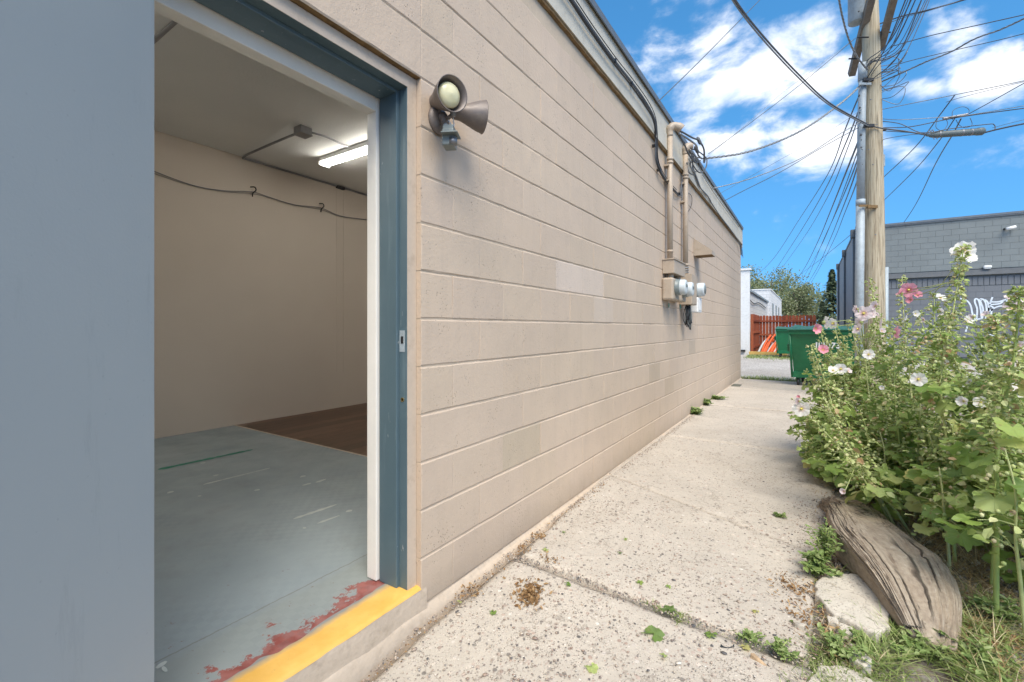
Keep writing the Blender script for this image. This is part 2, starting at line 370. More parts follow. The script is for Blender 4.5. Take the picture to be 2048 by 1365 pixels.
# painted steel-blue plank floor with red worn edge
g = NT('blue_grey_floor_paint'); s = g.n('ShaderNodeSeparateXYZ'); g.l(g.pos, s.inputs[0])
c = g.mix(g.ramp(g.noise(1.1, 5, .6), .3, .7), (.21, .255, .275), (.265, .31, .33))
c = g.mix(g.math('MULTIPLY', g.ramp(g.noise(6, 6, .7), .5, .75), .35), c, (.16, .17, .16))
edge = g.ramp(g.math('ADD', s.outputs[0], g.math('MULTIPLY', g.math('SUBTRACT', g.noise(6, 9, .72), .5), .85)), -1.574, -1.562)
strip = g.ramp(s.outputs[0], -1.80, -1.74)
red = g.mix(g.ramp(g.noise(18, 5), .4, .6), (.22, .045, .035), (.30, .10, .085))
c = g.mix(g.math('MULTIPLY', strip, .6), c, (.25, .27, .25))
jl = g.ramp(g.math('ABSOLUTE', g.math('ADD', s.outputs[0], g.math('MULTIPLY', g.math('SUBTRACT', g.noise(14, 4, .7), .5), .02))), 1.783, 1.786); jl2 = g.ramp(g.math('ABSOLUTE', g.math('ADD', s.outputs[0], g.math('MULTIPLY', g.math('SUBTRACT', g.noise(14, 4, .7), .5), .02))), 1.789, 1.793, 1., 0.)
c = g.mix(g.math('MULTIPLY', g.math('MULTIPLY', jl, jl2), .6), c, (.13, .12, .10))
c = g.mix(g.math('MULTIPLY', edge, .95), c, red)
fl = g.ramp(g.noise(26, 5, .7), .665, .685); fl2 = g.math('MULTIPLY', fl, g.ramp(s.outputs[0], -2.6, -1.7)); c = g.mix(g.math('MULTIPLY', fl2, .7), c, (.16, .05, .04))
sc_ = g.ramp(g.noise(9, 5, .75, g.scale(g.pos, (1, 7, 1))), .70, .74); c = g.mix(g.math('MULTIPLY', sc_, .4), c, (.08, .09, .09))
br = g.n('ShaderNodeTexChecker'); br.inputs['Scale'].default_value = 28; g.l(g.pos, br.inputs[0])
c = g.mix(g.math('MULTIPLY', g.math('MULTIPLY', br.outputs['Fac'], g.ramp(g.noise(1.7, 3), .42, .6)), .13), c, (.13, .17, .18))
MT['floor'] = g.fin(c, g.ramp(g.noise(4, 4), .3, .7, .32, .55), g.bump(g.math('ADD', g.noise(70, 4), g.math('MULTIPLY', br.outputs['Fac'], .3)), .18, .002))
def m_plank():
    g = NT('dark_wood_plank'); oi = g.n('ShaderNodeObjectInfo')
    c = g.cramp(oi.outputs['Random'], [(0, (.075, .038, .022)), (.5, (.12, .062, .037)), (1, (.17, .095, .058))])
    gr = g.noise(6, 6, .65, g.scale(g.pos, (14, 1, 1))); c = g.mix(g.math('MULTIPLY', g.ramp(gr, .4, .65), .6), c, (.030, .016, .010))
    return g.fin(c, .38, g.bump(gr, .1, .002))
MT['plank'] = m_plank()
g = NT('interior_wall_paint'); s = g.n('ShaderNodeSeparateXYZ'); g.l(g.pos, s.inputs[0])
c = g.mix(g.ramp(g.noise(.6, 3), .3, .7), (.50, .445, .385), (.56, .50, .435))
MT['iwall'] = g.fin(c, .85, g.bump(g.noise(150, 4), .35, .003))
g = NT('textured_ceiling'); c = g.mix(g.ramp(g.noise(1.2, 4), .3, .7), (.70, .70, .68), (.76, .755, .73))
MT['ceil'] = g.fin(c, .95, g.bump(g.math('ADD', g.noise(90, 4), g.vor(55).outputs['Distance']), .35, .004))
MT['conc'] = m_concrete('path_concrete', (.475, .425, .36))
MT['conc2'] = m_concrete('smoother_concrete', (.52, .475, .40), .5)
g = NT('soil_ground'); c = g.mix(g.ramp(g.noise(3, 6, .65), .3, .7), (.13, .10, .075), (.30, .255, .205))
c = g.mix(g.math('MULTIPLY', g.ramp(g.noise(40, 4), .45, .6), .6), c, (.36, .33, .30))
MT['soil'] = g.fin(c, .95, g.bump(g.noise(45, 6, .7), .9, .015))
g = NT('alley_gravel'); v = g.vor(45, g.scale(g.pos, (1, 1, .3))); sp = g.n('ShaderNodeSeparateColor'); g.l(v.outputs['Color'], sp.inputs[0])
c = g.cramp(sp.outputs[0], [(0, (.22, .20, .18)), (.4, (.40, .37, .34)), (.8, (.52, .48, .44)), (1, (.62, .60, .56))])
c = g.mix(g.math('MULTIPLY', g.ramp(g.noise(.5, 4), .4, .65), .35), c, (.22, .18, .14))
MT['alley'] = g.fin(c, .95, g.bump(v.outputs['Distance'], .5, .02))
MT['pebble'] = m_island('pebbles', [(0, (.09, .09, .095)), (.12, (.17, .15, .14)), (.25, (.33, .23, .18)), (.4, (.42, .35, .28)), (.6, (.54, .46, .37)), (.78, (.36, .26, .20)), (.9, (.26, .23, .21)), (1, (.60, .55, .48))], .7, bs=.2)
MT['gravel'] = m_island('grey_gravel', [(0, (.08, .08, .085)), (.3, (.18, .175, .17)), (.6, (.32, .30, .29)), (.85, (.46, .43, .41)), (1, (.62, .60, .58))], .8, bs=.3)
MT['grass'] = m_island('grass_blades', [(0, (.14, .20, .05)), (.4, (.25, .33, .09)), (.75, (.37, .45, .16)), (1, (.52, .50, .26))], .55, .35)
MT['straw'] = m_island('dry_straw', [(0, (.22, .13, .06)), (.4, (.36, .25, .12)), (.8, (.52, .42, .25)), (1, (.60, .52, .36))], .75)
MT['dryleaf'] = m_island('dry_leaf', [(0, (.14, .075, .03)), (.5, (.28, .16, .07)), (1, (.42, .28, .14))], .75, .1)
MT['stem'] = m_island('plant_stem', [(0, (.30, .38, .11)), (.5, (.40, .46, .17)), (1, (.50, .50, .26))], .55, bs=.3, bsc=180, objvar=True)
MT['leaf'] = m_leaf('hollyhock_leaf', [(0, (.15, .25, .05)), (.35, (.26, .38, .08)), (.7, (.37, .48, .13)), (.92, (.48, .57, .21)), (1, (.60, .54, .19))], .5)
MT['smleaf'] = m_island('small_leaf', [(0, (.30, .41, .11)), (.4, (.47, .56, .20)), (.74, (.62, .66, .32)), (.88, (.62, .58, .34)), (.96, (.56, .38, .22)), (1, (.42, .24, .13))], .6, .4)
MT['bud'] = m_island('flower_bud', [(0, (.34, .42, .15)), (.5, (.52, .57, .25)), (.82, (.66, .67, .38)), (.93, (.64, .50, .32)), (1, (.52, .32, .19))], .65, .2)
MT['weed'] = m_island('weed_leaf', [(0, (.15, .23, .06)), (.5, (.26, .35, .11)), (1, (.42, .48, .22))], .6, .35)
MT['fwhite'] = m_flower('white_petals', (.80, .78, .74), (.76, .62, .60), (.66, .60, .16))
MT['fpale'] = m_flower('pale_pink_petals', (.78, .68, .68), (.70, .45, .48), (.60, .50, .15))
MT['fpink'] = m_flower('pink_petals', (.82, .38, .46), (.70, .18, .27), (.55, .40, .12))
MT['stamen'] = simple('yellow_stamen', (.72, .60, .14), .7, bs=0)
# pole timber
g = NT('weathered_pole_timber'); v = g.scale(g.pos, (22, 22, .8)); gr = g.noise(2.2, 7, .7, v)
c = g.cramp(gr, [(.30, (.17, .125, .075)), (.45, (.37, .305, .21)), (.6, (.50, .43, .31)), (.75, (.45, .41, .33))])
c = g.mix(g.math('MULTIPLY', g.ramp(g.noise(1.1, 4), .5, .7), .45), c, (.38, .36, .27))
ck = g.ramp(g.noise(3.2, 5, .6, g.scale(g.pos, (26, 26, .5))), .60, .64); c = g.mix(g.math('MULTIPLY', ck, .8), c, (.07, .045, .025))
MT['pole'] = g.fin(c, .85, g.bump(g.math('SUBTRACT', gr, ck), .7, .012))
MT['arm'] = simple('grey_weathered_timber', (.20, .165, .13), .85, var=.25, sc=15, bs=.5, bsc=50)
# log
g = NT('weathered_log'); at = g.n('ShaderNodeUVMap'); uvm = at.outputs[0]
v = g.scale(uvm, (9, 75, 1)); nv = g.noise(1, 8, .72, v, .3); iso = g.noise(38, 5, .65)
f_ = g.math('ADD', g.math('MULTIPLY', nv, .62), g.math('MULTIPLY', iso, .38))
c = g.cramp(f_, [(.34, (.17, .13, .095)), (.45, (.27, .215, .16)), (.55, (.345, .285, .215)), (.66, (.45, .39, .31))])
c = g.mix(g.math('MULTIPLY', g.ramp(g.noise(5, 5, .65), .5, .7), .35), c, (.20, .145, .10))
sx_ = g.n('ShaderNodeSeparateXYZ'); g.l(uvm, sx_.inputs[0]); cks = None
for (v0, u0, u1) in ((.36, .42, .97), (.30, .55, 1.), (.245, .5, .93), (.41, .25, .6), (.185, .45, .8), (.33, .15, .5), (.27, .72, 1.)):
    lw = g.math('ABSOLUTE', g.math('SUBTRACT', g.math('ADD', sx_.outputs[1], g.math('MULTIPLY', g.math('SUBTRACT', g.noise(1, 4, .6, g.scale(uvm, (5, 3, 1))), .5), .05)), v0))
    q_ = g.math('MULTIPLY', g.ramp(lw, .0012, .0042, 1., 0.), g.math('MULTIPLY', g.ramp(sx_.outputs[0], u0, u0+.08), g.ramp(sx_.outputs[0], u1-.08, u1, 1., 0.)))
    cks = q_ if cks is None else g.math('MAXIMUM', cks, q_)
ckf = g.ramp(g.noise(1.2, 5, .6, g.scale(uvm, (5, 60, 1)), .6), .635, .65); cks = g.math('MAXIMUM', cks, g.math('MULTIPLY', ckf, .6))
v2 = g.vor(1, g.scale(uvm, (42, 30, 1)), 'DISTANCE_TO_EDGE')
ck2 = g.math('MULTIPLY', g.math('MULTIPLY', g.ramp(v2.outputs['Distance'], .0, .06, 1., 0.), g.ramp(sx_.outputs[0], .50, .30)), g.ramp(g.noise(9, 3), .42, .56))
ck = g.math('MAXIMUM', cks, ck2); c = g.mix(g.math('MULTIPLY', ck, .88), c, (.045, .033, .022))
h = g.math('SUBTRACT', f_, g.math('MULTIPLY', ck, 1.3))
MT['log'] = g.fin(c, .9, g.bump(h, .9, .012))
MT['chip'] = simple('split_wood', (.36, .25, .15), .8, var=.3, sc=30, bs=.4, bsc=90)
# dumpsters, fence
g = NT('green_dumpster_paint'); c = g.mix(g.ramp(g.noise(2, 4), .3, .7), (.004, .105, .038), (.008, .16, .06))
c = g.mix(g.math('MULTIPLY', g.ramp(g.noise(5, 6, .7), .62, .75), .4), c, (.08, .22, .14))
MT['green'] = g.fin(c, .38, g.bump(g.noise(2.5, 3), .6, .05))
MT['greenlid'] = simple('green_lid_plastic', (.008, .10, .05), .5, bs=.2, bsc=20)
def m_cedar():
    g = NT('red_cedar_stain'); oi = g.n('ShaderNodeObjectInfo'); c = g.cramp(oi.outputs['Random'], [(0, (.22, .045, .018)), (.5, (.33, .075, .03)), (1, (.42, .12, .05))])
    gr = g.noise(3, 6, .7, g.scale(g.pos, (14, 14, 1))); c = g.mix(g.math('MULTIPLY', g.ramp(gr, .45, .65), .6), c, (.13, .03, .015))
    return g.fin(c, .75, g.bump(gr, .4, .004))
MT['cedar'] = m_cedar()
def m_cmu(name, c, c2=None):
    g = NT(name); b = g.n('ShaderNodeTexBrick')
    vm = g.n('ShaderNodeCombineXYZ'); s = g.n('ShaderNodeSeparateXYZ'); g.l(g.pos, s.inputs[0]); g.l(g.math('ADD', s.outputs[0], s.outputs[1]), vm.inputs[0]); g.l(s.outputs[2], vm.inputs[1])
    g.l(vm.outputs[0], b.inputs['Vector']); b.inputs['Scale'].default_value = 1; b.inputs['Brick Width'].default_value = .4064; b.inputs['Row Height'].default_value = .2032
    b.inputs['Mortar Size'].default_value = .007; b.inputs['Color1'].default_value = (*[q*.97 for q in c], 1); b.inputs['Color2'].default_value = (*[q*1.05 for q in c], 1); b.inputs['Mortar'].default_value = (*[q*.55 for q in c], 1)
    col = g.mix(g.math('MULTIPLY', g.ramp(g.noise(.8, 5), .4, .7), .2), b.outputs['Color'], [q*.75 for q in c])
    return g.fin(col, .8, g.bump(b.outputs['Fac'], -.4, .01))
MT['cmuw'] = m_cmu('white_block', (.70, .70, .70))
MT['greyside'] = simple('grey_side_wall', (.25, .255, .26), .8, var=.12, sc=2, bs=.3, bsc=30)
MT['leafy'] = m_island('tree_leaf', [(0, (.14, .17, .07)), (.4, (.25, .29, .13)), (.8, (.38, .40, .22)), (1, (.50, .50, .33))], .6, .4)
MT['conif'] = m_island('conifer_needle', [(0, (.06, .09, .05)), (.5, (.12, .16, .08)), (1, (.20, .24, .14))], .7, .15)
MT['bark'] = simple('bark', (.12, .095, .07), .9, bs=.6, bsc=20, bd=.02)
MT['orange'] = simple('orange_plastic', (.75, .13, .03), .55, bs=.2)
MT['gwhite'] = simple('white_spray_paint', (.62, .68, .74), .7, bs=0)
MT['tgreen'] = simple('green_tape_paint', (.02, .20, .13), .5, bs=0)
MT['scuff'] = simple('scraped_primer', (.46, .49, .47), .7, bs=0)
MT['tube'] = emit('lit_tube', (1.0, .96, .87), 16)
g = NT('lens_glass'); t_ = g.n('ShaderNodeTexCoord'); MT['lens'] = g.fin(g.mix(g.ramp(g.noise(14, 3), .3, .7), (.60, .55, .32), (.70, .66, .44)), .22, g.bump(g.noise(160, 2), .3, .002), 0, .6)
# ================================================================== setting
WX = -1.369                       # outer face of the block wall
YJ = 1.386                        # right edge of the door opening
YE = 12.09                        # far end of the building
def zj(k): return 1.239+.2032*k
def gz(y):
    return float(np.interp(y, [-2, .6, 1.0, 1.4, 2.1, 3.4, 12, 60], [-.11, -.10, -.068, -.026, .0, .012, 0, 0]))

# ground: one sheet to the horizon, finer near the camera
xs = np.unique(np.concatenate([np.linspace(-400, -14, 8), np.linspace(-14, -1.5, 8), np.linspace(-1.45, 2.6, 82), np.linspace(3, 14, 12), np.linspace(20, 400, 8)]))
ys = np.unique(np.concatenate([np.linspace(-400, -3, 8), np.linspace(-2.5, .9, 8), np.linspace(1, 6, 100), np.linspace(6.2, 14, 30), np.linspace(15, 60, 16), np.linspace(80, 900, 8)]))
V = []; nx = len(xs); ny = len(ys)
for y in ys:
    for x in xs:
        z = gz(y)-.05
        if x > -.05 and y < 12: z = gz(y)-.022+.02*mn.noise(Vector((x*3, y*3, 0)))+.01*mn.noise(Vector((x*11, y*11, 3)))
        if x < WX-.02 and y < 12.3: z = -.2
        V.append((x, y, z))
me_ = MB().add(V, [(j*nx+i, j*nx+i+1, (j+1)*nx+i+1, (j+1)*nx+i) for j in range(ny-1) for i in range(nx-1)])
o = me_.build('ground', MT['soil'], smooth=True, kind='structure')
al = MB().add([(x, y, .0+.02*mn.noise(Vector((x*.6, y*.6, 1)))) for y in np.linspace(12.25, 22.6, 40) for x in np.linspace(-30, 30, 90)],
              [(j*90+i, j*90+i+1, (j+1)*90+i+1, (j+1)*90+i) for j in range(39) for i in range(89)])
al.build('alley_road', MT['alley'], smooth=True, kind='structure')

# ---- path of cast slabs
path = bpy.data.objects.new('path', None); COL.objects.link(path); path['kind'] = 'structure'
def slab(c, nu, nv, mat, jag=(1, 1, 1, 1), seed=0, th=.07, tilt=0, lift=0, name='slab', parent=None, edge=.014):
    """quad slab: corners SW SE NE NW; uneven broken edges, slightly rounded rim"""
    A, B, C_, D = [Vector((*q, 0)) for q in c]; V = []
    for j in range(nv+1):
        v = j/nv
        for i in range(nu+1):
            u = i/nu; p = (A*(1-u)+B*u)*(1-v)+(D*(1-u)+C_*u)*v
            amp = edge
            if i == 0: p += (A-B).normalized()*(mn.noise(Vector((p.x*6, p.y*6, seed)))*amp*2*jag[3])
            if i == nu: p += (B-A).normalized()*((mn.noise(Vector((p.x*5, p.y*5, seed+3)))+.5*mn.noise(Vector((p.x*17, p.y*17, seed))))*amp*2*jag[1])
            if j == 0: p += (A-D).normalized()*((mn.noise(Vector((p.x*5, p.y*5, seed+7)))+.5*mn.noise(Vector((p.x*19, p.y*19, seed))))*amp*jag[0])
            if j == nv: p += (D-A).normalized()*((mn.noise(Vector((p.x*5, p.y*5, seed+9)))+.5*mn.noise(Vector((p.x*19, p.y*19, seed))))*amp*jag[2])
            rim = min(i, nu-i, j, nv-j)
            z = gz(p.y)+lift+.004*mn.noise(Vector((p.x*4, p.y*4, seed)))+.0022*mn.noise(Vector((p.x*23, p.y*23, seed)))
            if rim == 0: z -= .009+.006*abs(mn.noise(Vector((p.x*14, p.y*14, seed+5))))
            V.append((p.x, p.y, z))
    Fs = [(j*(nu+1)+i, j*(nu+1)+i+1, (j+1)*(nu+1)+i+1, (j+1)*(nu+1)+i) for j in range(nv) for i in range(nu)]
    ring = [i for i in range(nu+1)]+[j*(nu+1)+nu for j in range(1, nv+1)]+[nv*(nu+1)+i for i in range(nu-1, -1, -1)]+[j*(nu+1) for j in range(nv-1, 0, -1)]
    b0 = len(V); V += [(V[i][0], V[i][1], V[i][2]-th) for i in ring]; n = len(ring)
    Fs += [(ring[(k+1) % n], ring[k], b0+k, b0+(k+1) % n) for k in range(n)]
    return MB().add(V, Fs).build(name, mat, parent or path, smooth=True)
xw = WX-.03
slab([(xw, -1.2), (-.05, -1.2), (.10, 1.93), (-1.29, 2.00)], 50, 90, MT['conc'], seed=1, lift=-.004)
slab([(-1.285, 2.03), (.0, 1.96), (.05, 2.87), (xw, 3.52)], 56, 56, MT['conc'], seed=2, edge=.010)
slab([(xw, 3.528), (.058, 2.880), (.25, 5.1), (xw, 5.13)], 56, 60, MT['conc'], seed=4, edge=.007, lift=.001)
for k, (a, b) in enumerate(((5.13, 7.6), (7.61, 10.0), (10.01, 12.0))):
    slab([(xw, a), (.30+.12*k, a), (.42+.12*k, b), (xw, b)], 40, 30, MT['conc'], seed=10+k)

# ================================================================== block building
bld = thing('block_building', 'long tan painted concrete block building with open rear doorway', 'building', (WX, YJ, 0))
def part(mb, name, mat, parent=bld, **k):
    o = mb.build(name, mat, None, **k); o.parent = parent
    if parent is bld or parent.name.startswith('wall'): o.matrix_parent_inverse = Matrix.Translation((-WX, -YJ, 0))
    return o
# all parts of the building are modelled in world coordinates; the parent's offset is undone
wall = MB()
cx0 = WX-.235; cf = WX-.0042
wall.rect(cx0, cf, YJ+.001, YE-.0055, -.15, 3.27)            # right of the door
wall.rect(cx0, cf, -4, .362, -.15, 3.27)                     # left of the door
wall.rect(cx0, cf, .362, YJ+.001, 2.262, 3.27)               # above
wl = part(wall, 'wall', MT['joint'])
# blocks
def block_mesh(name, ln, hh, seed, jag=.0016):
    r = random.Random(seed); bm = bmesh.new(); ny_, nz_ = max(2, int(ln/.05)), 4; g_ = {}
    hl = ln/2-.0001; hz = hh/2-.0028
    for j in range(nz_+1):
        for i in range(ny_+1):
            y = -hl+2*hl*i/ny_; z = -hz+2*hz*j/nz_; x = 0
            edge_ = (i in (0, ny_)) or (j in (0, nz_))
            if edge_: x = -(.0032+r.random()*jag*.6) if j in (0, nz_) else -.0003-r.random()*.0009
            if j in (0, nz_): z += r.uniform(-jag, jag)*1.1
            if i in (0, ny_): y += r.uniform(-jag, jag)*.3
            if not edge_: x = r.uniform(-.0005, .0005)
            # keep the inner ring close to the rim, so that the rim reads as a small chamfer
            if i == 1: y = -hl+.005
            if i == ny_-1: y = hl-.005
            if j == 1: z = -hz+.006+r.uniform(-1, 1)*.001
            if j == nz_-1: z = hz-.006+r.uniform(-1, 1)*.001
            g_[i, j] = bm.verts.new((x, y, z))
    for j in range(nz_):
        for i in range(ny_): bm.faces.new((g_[i, j], g_[i+1, j], g_[i+1, j+1], g_[i, j+1]))
    ring = [g_[i, 0] for i in range(ny_+1)]+[g_[ny_, j] for j in range(1, nz_+1)]+[g_[i, nz_] for i in range(ny_-1, -1, -1)]+[g_[0, j] for j in range(nz_-1, 0, -1)]
    back = [bm.verts.new((-.012, v.co.y, v.co.z)) for v in ring]; n = len(ring)
    for k in range(n): bm.faces.new((ring[(k+1) % n], ring[k], back[k], back[(k+1) % n]))
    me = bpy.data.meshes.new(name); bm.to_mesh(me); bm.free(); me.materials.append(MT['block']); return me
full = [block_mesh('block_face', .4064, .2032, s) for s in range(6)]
half = [block_mesh('half_block_face', .2032, .2032, 20+s) for s in range(3)]
rb = random.Random(5)
TINTS = {(1, 3): (1.12, 1.16, 1.25), (1, 4): (1.10, 1.14, 1.22), (0, 4): (1.03, 1.06, 1.11), (-4, 1): (.91, .93, .90), (-3, 8): (.86, .87, .86), (-2, 12): (.85, .87, .88), (-4, 9): (.9, .9, .88)}
stuffb = MB()
def add_block(me, y, k, ln, num=None, single=True):
    if single:
        o = bpy.data.objects.new('block', me); COL.objects.link(o); o.parent = wl
        o.matrix_parent_inverse = Matrix.Translation((-WX, -YJ, 0))
        o.location = (WX+rb.uniform(-.0012, .0012), y+ln/2, zj(k)+.1016)
        o.rotation_euler = (0, rb.uniform(-.004, .004), rb.uniform(-.002, .002))
        t = TINTS.get((k, num))
        if t is None:
            q = rb.uniform(.972, 1.022); t = (q, q*rb.uniform(.997, 1.004), q*rb.uniform(.99, 1.012))
        o.color = (*t, 1)
    else:
        Vs = np.array([v.co[:] for v in me.vertices])+np.array((WX+rb.uniform(-.001, .001), y+ln/2, zj(k)+.1016))
        stuffb.add(Vs, [tuple(p.vertices) for p in me.polygons])
wl.matrix_parent_inverse = Matrix.Translation((-WX, -YJ, 0))
for k in range(-6, 9):
    y = YJ; num = 0
    if k % 2 == 0: add_block(rb.choice(half), y, k, .2032, -1); y += .2032
    while y < YE-.2:
        if y+.4064 <= YE+.01: add_block(rb.choice(full), y, k, .4064, num, y < 7.7); y += .4064; num += 1
        else: add_block(rb.choice(half), y, k, .2032, None, False); y += .2032
    y = YJ if k > 5 else .362
    if k > 5 and k % 2 == 1: add_block(rb.choice(half), y-.2032, k, .2032); y -= .2032
    while y > -3.5:
        y -= .4064; add_block(rb.choice(full), y, k, .4064, None, k > 5 and y > .1)
# lintel over the door
lm = block_mesh('lintel_face', YJ-.362, .2032, 77); lo = bpy.data.objects.new('lintel', lm); COL.objects.link(lo); lo.parent = wl
lo.matrix_parent_inverse = Matrix.Translation((-WX, -YJ, 0)); lo.location = (WX, (YJ+.362)/2, zj(5)+.1016)
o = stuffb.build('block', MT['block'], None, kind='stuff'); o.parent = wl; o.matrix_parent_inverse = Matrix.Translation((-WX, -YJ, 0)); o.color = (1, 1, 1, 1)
# bring children of wall right: wall itself sits at identity in world, so only one offset must be undone
for ch in wl.children: ch.matrix_parent_inverse = Matrix.Identity(4)
# footing, uneven, flaring to the slab
def strip(name, mat, y0, y1, prof, n, seed, amp):
    V = []; m = len(prof)
    for j in range(n+1):
        y = y0+(y1-y0)*j/n
        for i, (dx, dz) in enumerate(prof):
            q = amp*(0 if i == 0 else 1)
            V.append((WX+dx+q*mn.noise(Vector((y*5, i, seed))), y, dz+(gz(y) if i >= m-2 else 0)+q*.7*mn.noise(Vector((y*7, i, seed+4)))))
    return part(MB().add(V, [(j*m+i, j*m+i+1, (j+1)*m+i+1, (j+1)*m+i) for j in range(n) for i in range(m-1)]), name, mat, smooth=True)
strip('foundation', MT['foot'], -1, YE, [(-.004, .016), (.003, .008), (.010, -.004), (.020, .004), (.026, -.06)], 260, 2, .006)
# step below the doorway and yellow painted sill
V = []; n = 90
prof = [(-.30, .104), (-.142, .1075), (-.06, .109), (-.016, .108), (-.005, .104), (.000, .096)]
for j in range(n+1):
    y = .362+(YJ-.362)*j/n
    for i, (dx, z) in enumerate(prof):
        V.append((WX+dx+(.004*mn.noise(Vector((y*7, i*2, 0))) if i > 2 else (.028*mn.noise(Vector((y*5, 5, 0)))+.012*mn.noise(Vector((y*22, 5, 0))) if i == 1 else 0)), y, z+.002*mn.noise(Vector((y*9, i, 3)))))
m = len(prof)
sill = MB().add(V, [(j*m+i, j*m+i+1, (j+1)*m+i+1, (j+1)*m+i) for j in range(n) for i in range(1, m-1)])
part(sill, 'door_sill', MT['yellow'], smooth=True)
V = []; prof2 = [(-.001, .097), (.002, .075), (.004, .04), (.004, .0), (.008, -.03), (.016, -.06), (.03, -.16)]; m = len(prof2)
for j in range(n+1):
    y = .30+(YJ+.03-.30)*j/n
    for i, (dx, z) in enumerate(prof2): V.append((WX+dx+.005*mn.noise(Vector((y*8, i*1.5, 9))), y if j not in (0, n) else y, z+.003*mn.noise(Vector((y*11, i, 6)))))
part(MB().add(V, [(j*m+i, j*m+i+1, (j+1)*m+i+1, (j+1)*m+i) for j in range(n) for i in range(m-1)]), 'door_step', MT['foot'], smooth=True)
# corner masses beside the opening (block ends) and under the lintel
e = MB()
for k in range(-5, 5): e.rect(WX-.25, WX-.004, YJ-.0005, YJ+.02, zj(k)+.003, zj(k)+.2)
e.rect(WX-.25, WX-.004, YJ-.0005, YJ+.02, .10, zj(-5)-.003)
part(e, 'opening_edge', MT['block'])
part(MB().rect(WX-.20, WX-.004, .362, YJ, 2.256, 2.2625), 'lintel_underside', MT['dk_brown'])
# steel frame: face painted like the wall, rabbet and stop painted blue
x1 = -1.396; yf = YJ-.052; zf = 2.255-.052
fr = thing('frame_root', '', '') ; bpy.data.objects.remove(fr)
df = part(MB().rect(x1-.010, x1, yf, YJ-.002, .108, 2.253).rect(x1-.010, x1, .362, yf, zf, 2.253).rect(x1-.010, x1, .362, .41, .108, zf), 'door_frame', MT['tan'])
fb = MB()
fb.rect(x1-.049, x1-.0015, yf-.0015, yf+.012, .108, zf+.012)                 # rabbet side, right
fb.rect(x1-.155, x1-.049, yf-.016, yf+.012, .108, zf+.012)                   # stop
fb.rect(x1-.160, x1-.155, yf-.008, yf+.012, .108, zf+.012)
fb.rect(x1-.049, x1-.0015, .41, yf, zf-.0015, zf+.012)                         # head
fb.rect(x1-.155, x1-.049, .41, yf-.016, zf-.016, zf+.012)
fb.rect(x1-.155, x1-.0015, .362, .41, .108, zf)
jb = part(fb, 'jamb', MT['frame'], bevel=.0025)
def sub(o): o.parent = jb; o.matrix_parent_inverse = Matrix.Identity(4); return o
sp = MB().rect(x1-.044, x1-.014, yf-.0035, yf-.001, 1.10, 1.19)
sub(sp.build('strike_plate', MT['galv']))
sub(MB().rect(x1-.036, x1-.021, yf-.0045, yf-.003, 1.135, 1.165).build('latch_hole', MT['dark']))
sub(MB().lathe((x1-.028, yf-.001, .90), (0, -1, 0), [(0, .009), (.003, .009), (.003, .005), (.0005, .005)], 14).build('bolt_hole', MT['brass']))
# drywall return inside
tr = MB().rect(-1.617, x1-.161, YJ-.080, YJ-.0, .11, 2.20).rect(-1.617, x1-.161, .36, YJ-.080, 2.133, 2.24).rect(-1.617, x1-.161, .34, .41, .11, 2.2)
part(tr, 'door_reveal', MT['offwhite'], bevel=.003)
# fascia and roof edge
fa = MB().rect(WX-.01, WX+.030, -4, YE+.02, 3.205, 3.385); part(fa, 'lower_fascia_board', MT['fascia'])
fa = MB().rect(WX-.01, WX+.024, -4, YE+.02, 3.389, 3.585); part(fa, 'upper_fascia_board', MT['fascia'])
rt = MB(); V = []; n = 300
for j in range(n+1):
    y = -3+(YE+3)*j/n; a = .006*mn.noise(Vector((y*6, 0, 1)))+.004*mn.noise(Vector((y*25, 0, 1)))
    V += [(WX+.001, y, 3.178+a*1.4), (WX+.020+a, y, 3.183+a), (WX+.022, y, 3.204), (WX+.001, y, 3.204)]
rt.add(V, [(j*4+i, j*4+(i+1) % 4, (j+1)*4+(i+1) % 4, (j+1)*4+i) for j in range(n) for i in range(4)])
part(rt, 'brown_trim', MT['dk_brown'])  # uneven dark brown strip along the lower edge of the fascia
part(MB().rect(WX-.06, WX+.050, -4, YE+.04, 3.586, 3.612).rect(WX+.040, WX+.050, -4, YE+.04, 3.555, 3.586), 'drip_edge', MT['drip'])
part(MB().rect(-9.6, WX-.06, -4, YE+.02, 3.42, 3.60), 'roof', MT['roof'])
part(MB().rect(-9.6, cx0, YE-.25, YE, -.15, 3.42).rect(-9.6, -9.35, -4, YE-.25, -.15, 3.42).rect(-9.35, cx0, -4, -3.8, -.15, 3.42), 'side_wall', MT['block'])
part(MB().rect(WX-.003, WX+.031, YE+.021, YE+.034, 3.12, 3.60), 'corner_trim', MT['galv'])
# open door, hinged on the left jamb and swung out past the frame
hx, hy = WX+.012, .452
ang = math.radians(140); dv = Vector((math.sin(ang), math.cos(ang), 0)); nv_ = Vector((-dv.y, dv.x, 0))
dm = MB(); Mx = np.array(Matrix((dv, nv_, Vector((0, 0, 1)))).transposed())
c = Vector((hx, hy, 0))+dv*.455-nv_*.0225
dm.box((c.x, c.y, 1.165), (.91, .045, 2.09), Mx)
dr = part(dm, 'door', MT['door'], bevel=.003)
def sd_(mb, nm, mt): o = mb.build(nm, mt, dr); return o
for zz in (.35, 1.2, 2.0):
    sd_(MB().lathe((hx-.010, hy-.035, zz-.055), (0, 0, 1), [(0, .007), (.11, .007)], 10), 'hinge', MT['galv'])
kc = Vector((hx, hy, 0))+dv*.84; 
for s_ in (1, -1):
    base = kc+nv_*(0 if s_ > 0 else -.045)
    sd_(MB().lathe((base.x, base.y, 1.0), nv_*s_, [(0, .033), (.006, .033), (.010, .014), (.035, .013), (.042, .026), (.062, .028), (.07, .018)], 20), 'handle', MT['brass'])
